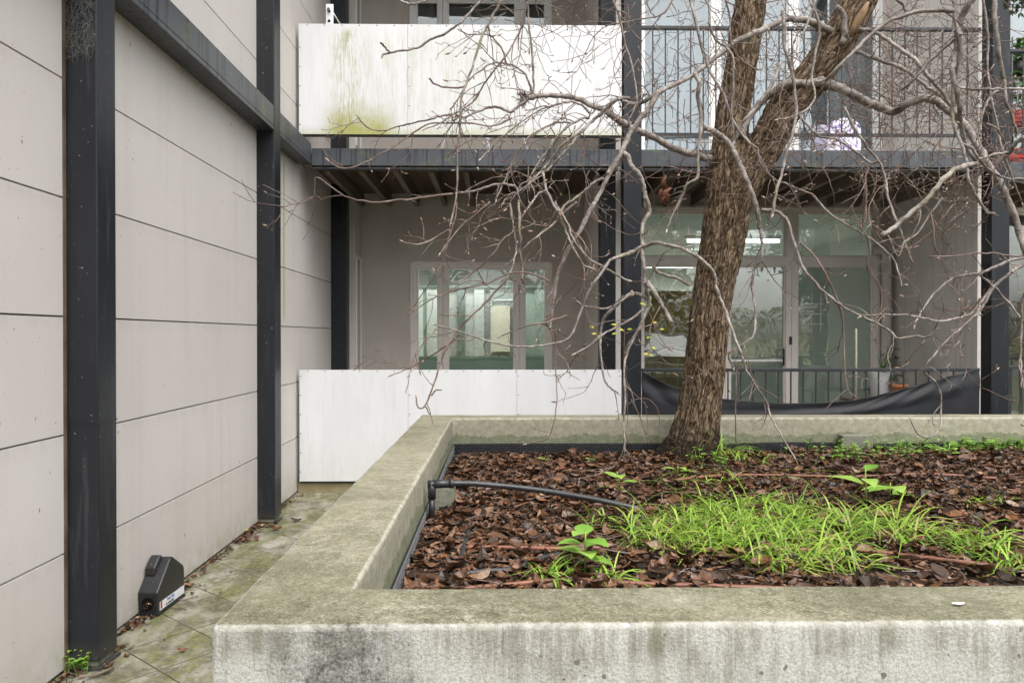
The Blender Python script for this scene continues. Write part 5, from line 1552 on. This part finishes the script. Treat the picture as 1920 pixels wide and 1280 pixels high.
 (5, [(1517,225),(1440,250),(1400,300),(1340,390),(1300,490),(1250,600),(1150,630),(1050,640),(950,630),(870,610),(770,575),(650,540)], 3.85, 3.6, 3.4, 1.5, .7),
 (5, [(1240,500),(1150,530),(1050,550),(950,590)], 3.7, 3.7, 2, 1.3, .7),
 (5, [(760,580),(720,625),(600,700),(530,740),(465,765)], 3.7, 3.7, 2, 1.3, .4),
 (5, [(1160,350),(1080,315),(980,315),(880,360),(700,400),(550,485)], 3.75, 3.7, 2.4, 1.3, .6),
 (5, [(980,330),(900,420),(830,490),(760,560),(700,650),(650,800),(610,900),(580,910),(570,870)], 3.7, 3.6, 2.4, 1.6, .4),
 (5, [(610,905),(632,942)], 3.6, 3.6, 1.6, 1.2, 0), (5, [(637,857),(655,835),(682,831)], 3.6, 3.6, 1.5, 1.2, 0),
 (5, [(715,120),(650,160),(580,185),(510,175)], 3.8, 3.75, 2, 1.8, .4),
 (5, [(1190,560),(1190,740),(1195,870),(1180,980),(1150,1050),(1060,1070)], 3.75, 3.75, 1.3, .9, .3),
 (3, [(1160,0),(1120,110),(1080,220)], 3.6, 3.6, 3, 2, .5),
 (3, [(650,-20),(680,100),(690,250),(740,330),(830,390)], 3.9, 3.9, 2, 1.4, .6),
 (3, [(455,-20),(490,120),(520,250),(560,380),(640,520),(700,680),(780,790),(830,830),(850,910),(930,1000),(1000,1030),(1120,1080)], 4.0, 3.8, 3.2, 2, .8),
 (3, [(560,120),(600,220),(690,300),(700,480),(690,600),(700,760)], 4.0, 3.9, 2.6, 1.6, .8),
 (3, [(20,-20),(60,80),(90,220),(140,400),(160,560),(110,680)], 4.0, 4.0, 3, 1.6, .8),
 (3, [(370,-10),(300,80),(180,110),(60,130),(0,140)], 4.1, 4.1, 2, 1.3, 1),
 (3, [(1130,20),(1180,160),(1140,400),(1150,560),(1060,640),(950,670)], 3.7, 3.6, 3, 1.8, .7),
 (3, [(975,60),(985,250),(1030,420),(1050,600),(1040,700),(1000,850),(970,960),(930,1110),(910,1230)], 3.8, 3.7, 3.6, 3, .6),
 (3, [(860,20),(1010,-10)], 4.1, 4.1, 1.5, 1.2, .5),
 (4, [(200,40),(240,80),(245,200),(240,240)], 4.5, 4.5, 5.5, 7, 0),
 (4, [(0,640),(60,720),(110,760),(210,780),(300,840),(390,905),(410,910)], 3.8, 3.7, 2.6, 2.2, .5),
 (4, [(250,600),(300,710),(380,830),(440,900),(480,1010),(490,1100),(540,1240)], 3.7, 3.6, 3, 2.4, .5),
 (4, [(390,920),(365,990),(370,1080),(350,1240)], 3.7, 3.7, 2.4, 2, .6),
 (4, [(480,-20),(560,10),(590,70)], 4.0, 4.0, 2, 3, .5),
 (4, [(570,500),(640,440),(720,350),(830,250),(900,190)], 3.9, 3.7, 2.6, 3, .7),
]
rt = random.Random(31)
tw = MB(); bd = MB()
def bud(p, d, L, r):
    d = d.normalized()
    bd.tube([p - d*L*.05, p + d*L*.22, p + d*L*.5, p + d*L*.8, p + d*L], [r*.55, r*1.0, r*.95, r*.5, r*.08], 6)
MAXT = [0]
def twig(p, d, L, r, lev):
    if L < .02: return
    MAXT[0] += 1
    n = max(3, int(L/.035)); st = L/n; pts = [p.copy()]; d = d.normalized()
    up = rt.uniform(-.02, .13) if lev else rt.uniform(-.10, .06)
    bend = Vector((rt.gauss(0,.07), rt.gauss(0,.05), 0))
    for i in range(n):
        t = i/n
        kink = Vector((rt.gauss(0,.17), rt.gauss(0,.10), rt.gauss(0,.17)))
        d = (d + kink + bend + Vector((0,0, (up if t > .4 else up-.09)))).normalized()
        pts.append(pts[-1] + d*st)
        if lev < 2 and rt.random() < (.32 if lev == 0 else .22) and i > 0:
            s = Vector((rt.gauss(0,1), rt.gauss(0,.6), rt.gauss(.1,.8)))
            s = (s - d*s.dot(d)).normalized()
            twig(pts[-1], d*rt.uniform(.4,1) + s*.9, L*rt.uniform(.22,.5), r*.7, lev+1)
        elif rt.random() < .3:      # spur / side bud
            s = Vector((rt.gauss(0,1), rt.gauss(0,.6), rt.gauss(0,.8))).normalized()
            e_ = pts[-1] + (d*.5+s*.6).normalized()*rt.uniform(.006,.016)
            tw.tube([pts[-1], e_], [r*.6, r*.4], 4, cap=False)
    rad = [max(.0013, r*(1-.55*i/n))*(1+.18*math.sin(i*2.1)) for i in range(n+1)]
    tw.tube(pts, rad, 5)
    q = rt.random()
    if q < .20: bud(pts[-1], d + Vector((0,0,.5)), rt.uniform(.016,.030), rt.uniform(.0032,.0052))
    elif q < .5: bud(pts[-1], d, rt.uniform(.008,.014), rt.uniform(.0022,.0032))
for bi, (t_, pts, Y0, Y1, r0, r1, tg) in enumerate(BR):
    px = conv(t_, pts); n = len(px)
    W = []
    ph = rt.uniform(0, 6.28)
    for i, (x, y) in enumerate(px):
        Y = Y0 + (Y1-Y0)*i/(n-1) + .04*math.sin(ph + i*.9)*min(1, i*.5)
        W.append(P(x, y, Y))
    sp = smooth_path(W, 6); m = len(sp)
    rad = []
    for i in range(m):
        u = i/(m-1); Yc_ = sp[i].y
        r = (r0+(r1-r0)*u)*Yc_/F*.86
        if r0 > 6 and i < 8: r *= 1 + .5*(1-i/8)**2
        r *= 1 + .10*noise.noise(Vector((i*.7, bi, 0))) + (.16 if (i+bi) % 9 == 0 else 0)
        rad.append(r)
        sp[i] = sp[i] + noise.noise_vector(Vector((i*.55, bi*3.1, 2)))*min(.006, r*1.0)
    b_ = MB(); b_.tube(sp, rad, 9 if r0 > 4 else 7)
    WB(b_, 'branch', M['branch'] if max(r0, r1) > 2.5 else M['twig'], tree)
    if rad[-1] < .0075 and tg != 0 and r1 <= r0:
        bud(sp[-1], sp[-1]-sp[-2], rt.uniform(.018,.032), max(.0035, rad[-1]*1.05))
    # side twigs
    if tg > 0:
        Ltot = sum((sp[i+1]-sp[i]).length for i in range(m-1))
        nt_ = int(Ltot*tg*11.5)
        for k in range(nt_):
            i = rt.randrange(1, m-1); d = (sp[i+1]-sp[i]).normalized()
            s = Vector((rt.gauss(0,1), rt.gauss(0,.75), rt.gauss(-.05,.9))); s = (s - d*s.dot(d)).normalized()
            r = min(rad[i]*.65, rt.uniform(.0023,.0037))
            twig(sp[i], d*rt.uniform(.2,1.0) + s*rt.uniform(.5,1.1), rt.choice([.06,.1,.14,.2,.28,.38])*rt.uniform(.8,1.2), r, 0)
# dense background twig mass right of and around the stems (grown from hidden upper limbs)
def cloud(x0, x1, y0, y1, Ya, Yb_, n, Lr):
    for k in range(n):
        p = P(rt.uniform(x0, x1), rt.uniform(y0, y1), rt.uniform(Ya, Yb_))
        d = Vector((rt.uniform(-1,1), rt.uniform(-.4,.4), rt.uniform(-.9,.25)))
        twig(p, d, rt.uniform(*Lr), rt.uniform(.0022,.0032), 0)
cloud(1480, 1860, -60, 190, 4.6, 5.6, 120, (.25,.55))
cloud(1180, 1420, -60, 150, 4.6, 5.4, 55, (.25,.5))
cloud(1640, 1900, 120, 330, 4.3, 5.0, 60, (.2,.45))
cloud(1420, 1800, 180, 360, 4.0, 4.6, 22, (.25,.5))
cloud(1180, 1320, 160, 400, 4.0, 4.5, 14, (.2,.4))
cloud(960, 1160, 120, 400, 4.0, 4.5, 14, (.2,.45))
cloud(1500, 1880, 60, 330, 4.2, 5.0, 45, (.25,.5))
cloud(900, 1200, -60, 60, 4.2, 4.8, 14, (.3,.5))
o = WB(tw, 'twigs', M['twig'], tree); o['kind'] = 'stuff'
o = WB(bd, 'buds', M['bud'], tree); o['kind'] = 'stuff'
# burr at the sawn end of the left limb
m_ = MB(); c0 = P(985, 183, 4.3)
for k in range(46):
    d = Vector((rt.uniform(-1,.3), rt.uniform(-.6,.6), rt.uniform(-1,.7))).normalized()
    m_.tube([c0, c0+d*rt.uniform(.015,.035), c0+d*rt.uniform(.04,.06)+Vector((0,0,-.006))], [.006,.0035,.0015], 5)
m_.tube([c0+Vector((.05,0,.0)), c0, c0-Vector((.02,0,.004))], [.015,.017,.010], 10)
WB(m_, 'burr', M['branch'], tree)
# scar on the right stem where bark is torn away
m_ = MB()
A = P(1596, 52, 4.50); d = (P(1618,10,4.48)-P(1585,70,4.52)).normalized()
pts = [A - d*.09, A - d*.03, A + d*.05, A + d*.12]
m_.tube([p + Vector((0,-.075,0)) for p in pts], [.008,.022,.024,.008], 8)
WB(m_, 'bark_scar', simple("bare_wood", (.30,.20,.11), (.13,.085,.05), 30, .8, .2, .003, 60, (1,1,.3)), tree)
# dead leaf caught in twigs
m_ = MB()
c0 = P(1240, 345, 4.1)
for (dx, dz, L, a) in ((0,0,.06,1.3),(.005,-.05,.075,1.7),(-.012,-.06,.06,1.2),(.015,-.065,.055,2.0),(.0,-.085,.05,1.5)):
    dead_leaf(m_, c0+Vector((dx,rt.uniform(-.01,.01),dz)), rt.uniform(-.5,.5), L, L*.33, .7, .9, a, rt.uniform(-.6,.6))
WB(m_, 'dead_leaf', simple("dry_leaf", (.17,.065,.035), (.08,.03,.018), 40, .6, .3), tree)
# sapling shoots left of the trunk
e = empty('sapling', G(1190, 838, SZ), 0, 'thin shoots with a few yellow green leaves rising left of the trunk', 'sapling')
st_ = MB(); lf = MB()
for pts, r_ in (([(345,1290),(345,1150),(340,900),(345,760),(350,600),(352,480),(350,450)], .0022), ([(375,1290),(375,1000),(368,880),(370,720)], .0018), ([(530,1290),(480,1130),(430,1010),(400,900),(360,820)], .003),
               ([(560,1290),(500,1180),(450,1060),(400,960)], .0022), ([(610,1290),(608,1120),(590,1030),(540,970),(480,957),(420,970),(380,1000)], .0022),
               ([(525,1290),(520,1120),(500,980)], .0016), ([(355,580),(300,545),(230,520),(190,500),(150,485)], .0012), ([(350,600),(440,540),(520,470),(600,430)], .0010), ([(370,760),(450,710),(530,650),(590,590)], .001)):
    q = conv(13, pts); Ys = 4.62
    st_.tube(smooth_path([P(x, y, Ys) for x, y in q], 5), r_, 5)
for (x, y) in ((300,425),(315,455),(375,455),(260,490),(150,485),(155,505),(595,188),(465,265),(588,405),(610,455),(510,518),(580,592),(565,645),(490,630),(525,630),(100,435)):
    q = conv(13, [(x, y)])[0]; aa = rt.uniform(-.6,.6)+(3.14 if rt.random() < .5 else 0)
    leaf_blade(lf, P(*q, 4.62), Vector((math.cos(aa), -.4, rt.uniform(-.2,.3))), rt.uniform(.028,.04), .009, Vector((0,-.7,.7)), .2, .2)
WB(st_, 'stem', M['twig'], e); WB(lf, 'leaves', M['yellow_leaf'], e)
# upright thin stake by the trunk
m_ = MB(); m_.tube(smooth_path([P(1380,830,4.75), P(1379,760,4.75), P(1381,700,4.76), P(1380,680,4.76)], 4), .004, 6)
tag(m_.build('sapling', M['twig']), 'single bare reddish shoot standing just right of the trunk', 'sapling')

# ------------------------------------------------------------------ street behind the camera (seen in the glass)
car = empty('parked_car', (5.2, -7.9, 0), 0, 'dark grey parked hatchback reflected in the ground floor glass left of the trunk', 'car')
def car_parts():
    paint = simple("car_paint", (.16,.165,.17), (.14,.145,.15), 2, .25, .6); gl = simple("car_glass", (.03,.035,.04), None, 2, .08, .7)
    secs = [(-2.2, .62, .35, .60), (-2.1, .78, .22, .72), (-1.4, .84, .2, .86), (-.7, .86, .2, .96), (0, .87, .2, .98), (1.0, .88, .2, .96), (1.8, .86, .2, .86), (2.15, .80, .24, .74), (2.25, .62, .34, .60)]
    m_ = MB(); vs = []; n = 14
    for (y, hw, z0, z1) in secs:
        for k in range(n):
            a = 2*math.pi*k/n + .22; cx = math.copysign(abs(math.cos(a))**.45, math.cos(a)); cz = math.copysign(abs(math.sin(a))**.55, math.sin(a))
            vs.append((cx*hw, y, (z0+z1)/2 + cz*(z1-z0)/2))
    fs = [(i*n+k, i*n+(k+1) % n, (i+1)*n+(k+1) % n, (i+1)*n+k) for i in range(len(secs)-1) for k in range(n)] + [tuple(range(n)), tuple(range(len(vs)-1, len(vs)-n-1, -1))]
    m_.add(vs, fs, 0, True); m_.build('body', paint, car)
    m_ = MB(); vs = [(-.78,1.05,.93),(.78,1.05,.93),(.78,-1.8,.9),(-.78,-1.8,.9),(-.58,.35,1.45),(.58,.35,1.45),(.58,-1.2,1.43),(-.58,-1.2,1.43)]
    m_.add(vs, [(0,1,5,4),(1,2,6,5),(2,3,7,6),(3,0,4,7)]); m_.build('windscreen', gl, car, .02)
    m_ = MB(); m_.box(-.59,.59,-1.22,.37,1.43,1.48); m_.build('roof', paint, car, .02)
    for s in (-1, 1):
        for y in (1.35, -1.35):
            m_ = MB(); m_.tube([(s*.70, y, .32), (s*.88, y, .32)], .32, 24); w_ = m_.build('wheel', M['black_plastic'], car)
            m_ = MB(); m_.tube([(s*.82, y, .32), (s*.89, y, .32)], .2, 20); m_.build('rim', M['frame_white'], w_)
        m_ = MB(); m_.tube([(s*.45, 2.16, .70), (s*.6, 2.12, .72), (s*.72, 2.0, .75)], [.05,.07,.05], 10); m_.build('headlight', M['white'], car)
    m_ = MB(); m_.box(-.42,.42,2.225,2.26,.50,.66); m_.build('grille', M['black_plastic'], car, .03)
    m_ = MB(); ring = [(.085*math.cos(a), 2.27, .62+.062*math.sin(a)) for a in [2*math.pi*k/24 for k in range(25)]]
    m_.tube(ring, .006, 6); m_.tube(smooth_path([Vector(q) for q in ((-.08,2.27,.63),(-.03,2.27,.655),(0,2.27,.61),(.03,2.27,.655),(.08,2.27,.63))], 4), .007, 6); m_.build('emblem', M['white'], car)
    m_ = MB(); m_.box(-.26,.26,2.262,2.275,.36,.46); m_.build('number_plate', M['label'], car, .003)
car_parts()
def yard_tree(x, y, h, r, leafmat, lab, seed, bare=False):
    e = empty('street_tree', (x, y, 0), 0, lab, 'tree', 'trees across the street'); rr = random.Random(seed)
    m_ = MB(); m_.tube([(0,0,0),(rr.uniform(-.2,.2),0,h*.25),(rr.uniform(-.3,.3),0,h*.5)], [.3,.22,.15], 10)
    tips = []
    def br(p, d, L, r_, lev):
        pts = [p]; 
        for i in range(5): d = (d+Vector((rr.gauss(0,.15),rr.gauss(0,.15),rr.gauss(.05,.1)))).normalized(); pts.append(pts[-1]+d*L/5)
        m_.tube(pts, [r_*(1-i*.13) for i in range(6)], 5)
        tips.extend(pts[3:])
        if lev < 3:
            for k in range(3): br(pts[rr.randrange(2,6)], d+Vector((rr.gauss(0,.7),rr.gauss(0,.7),rr.gauss(.1,.4))), L*.62, r_*.5, lev+1)
    for k in range(6): br(Vector((0,0,h*rr.uniform(.25,.5))), Vector((rr.gauss(0,1),rr.gauss(0,1),.9)), h*.32, .12, 0)
    m_.build('trunk', M['joist'], e)
    if not bare:
        lf = MB()
        for k in range(5200):
            t = rr.choice(tips); p = t + Vector((rr.gauss(0,.35),rr.gauss(0,.35),rr.gauss(0,.35)))
            s = rr.uniform(.08,.16); a = Vector((rr.gauss(0,1),rr.gauss(0,1),rr.gauss(0,1))).normalized()*s; b_ = Vector((rr.gauss(0,1),rr.gauss(0,1),rr.gauss(0,1))).normalized()*s
            lf.add([p-a, p+b_*.6, p+a, p-b_*.6], [(0,1,2,3)])
        lf.build('crown', leafmat, e)
olive = mk_islands("street_leaf_yellow", [(0, (.20,.15,.03)), (1, (.32,.26,.05))], .7, .2, 0, 0)
dg = mk_islands("street_leaf_dark", [(0, (.03,.05,.02)), (1, (.07,.10,.035))], .7, .2, 0, 0)
hd = MB(); rr = random.Random(8)
for k in range(15000):
    p = Vector((rr.uniform(-8, 24), -14.5+rr.gauss(0,.5), rr.random()**.8*2.6)); s_ = rr.uniform(.05,.12)
    a = Vector((rr.gauss(0,1),rr.gauss(0,1),rr.gauss(0,1))).normalized()*s_; b_ = Vector((rr.gauss(0,1),rr.gauss(0,1),rr.gauss(0,1))).normalized()*s_
    hd.add([p-a, p+b_*.6, p+a, p-b_*.6], [(0,1,2,3)])
tag(hd.build('hedge', olive), 'yellow olive hedge across the street, seen reflected in the glass', 'hedge')
yard_tree(6.5, -17, 7, 3, olive, 'yellow leaved street tree behind the parked car', 1)
yard_tree(14, -20, 8, 3, dg, 'dark leafy street tree at the far right across the street', 2)
yard_tree(-4, -24, 9, 3, dg, 'dark leafy street tree across the street at left', 3)
yard_tree(1.5, -21, 8, 3, None, 'bare street tree straight behind the camera', 4, True)
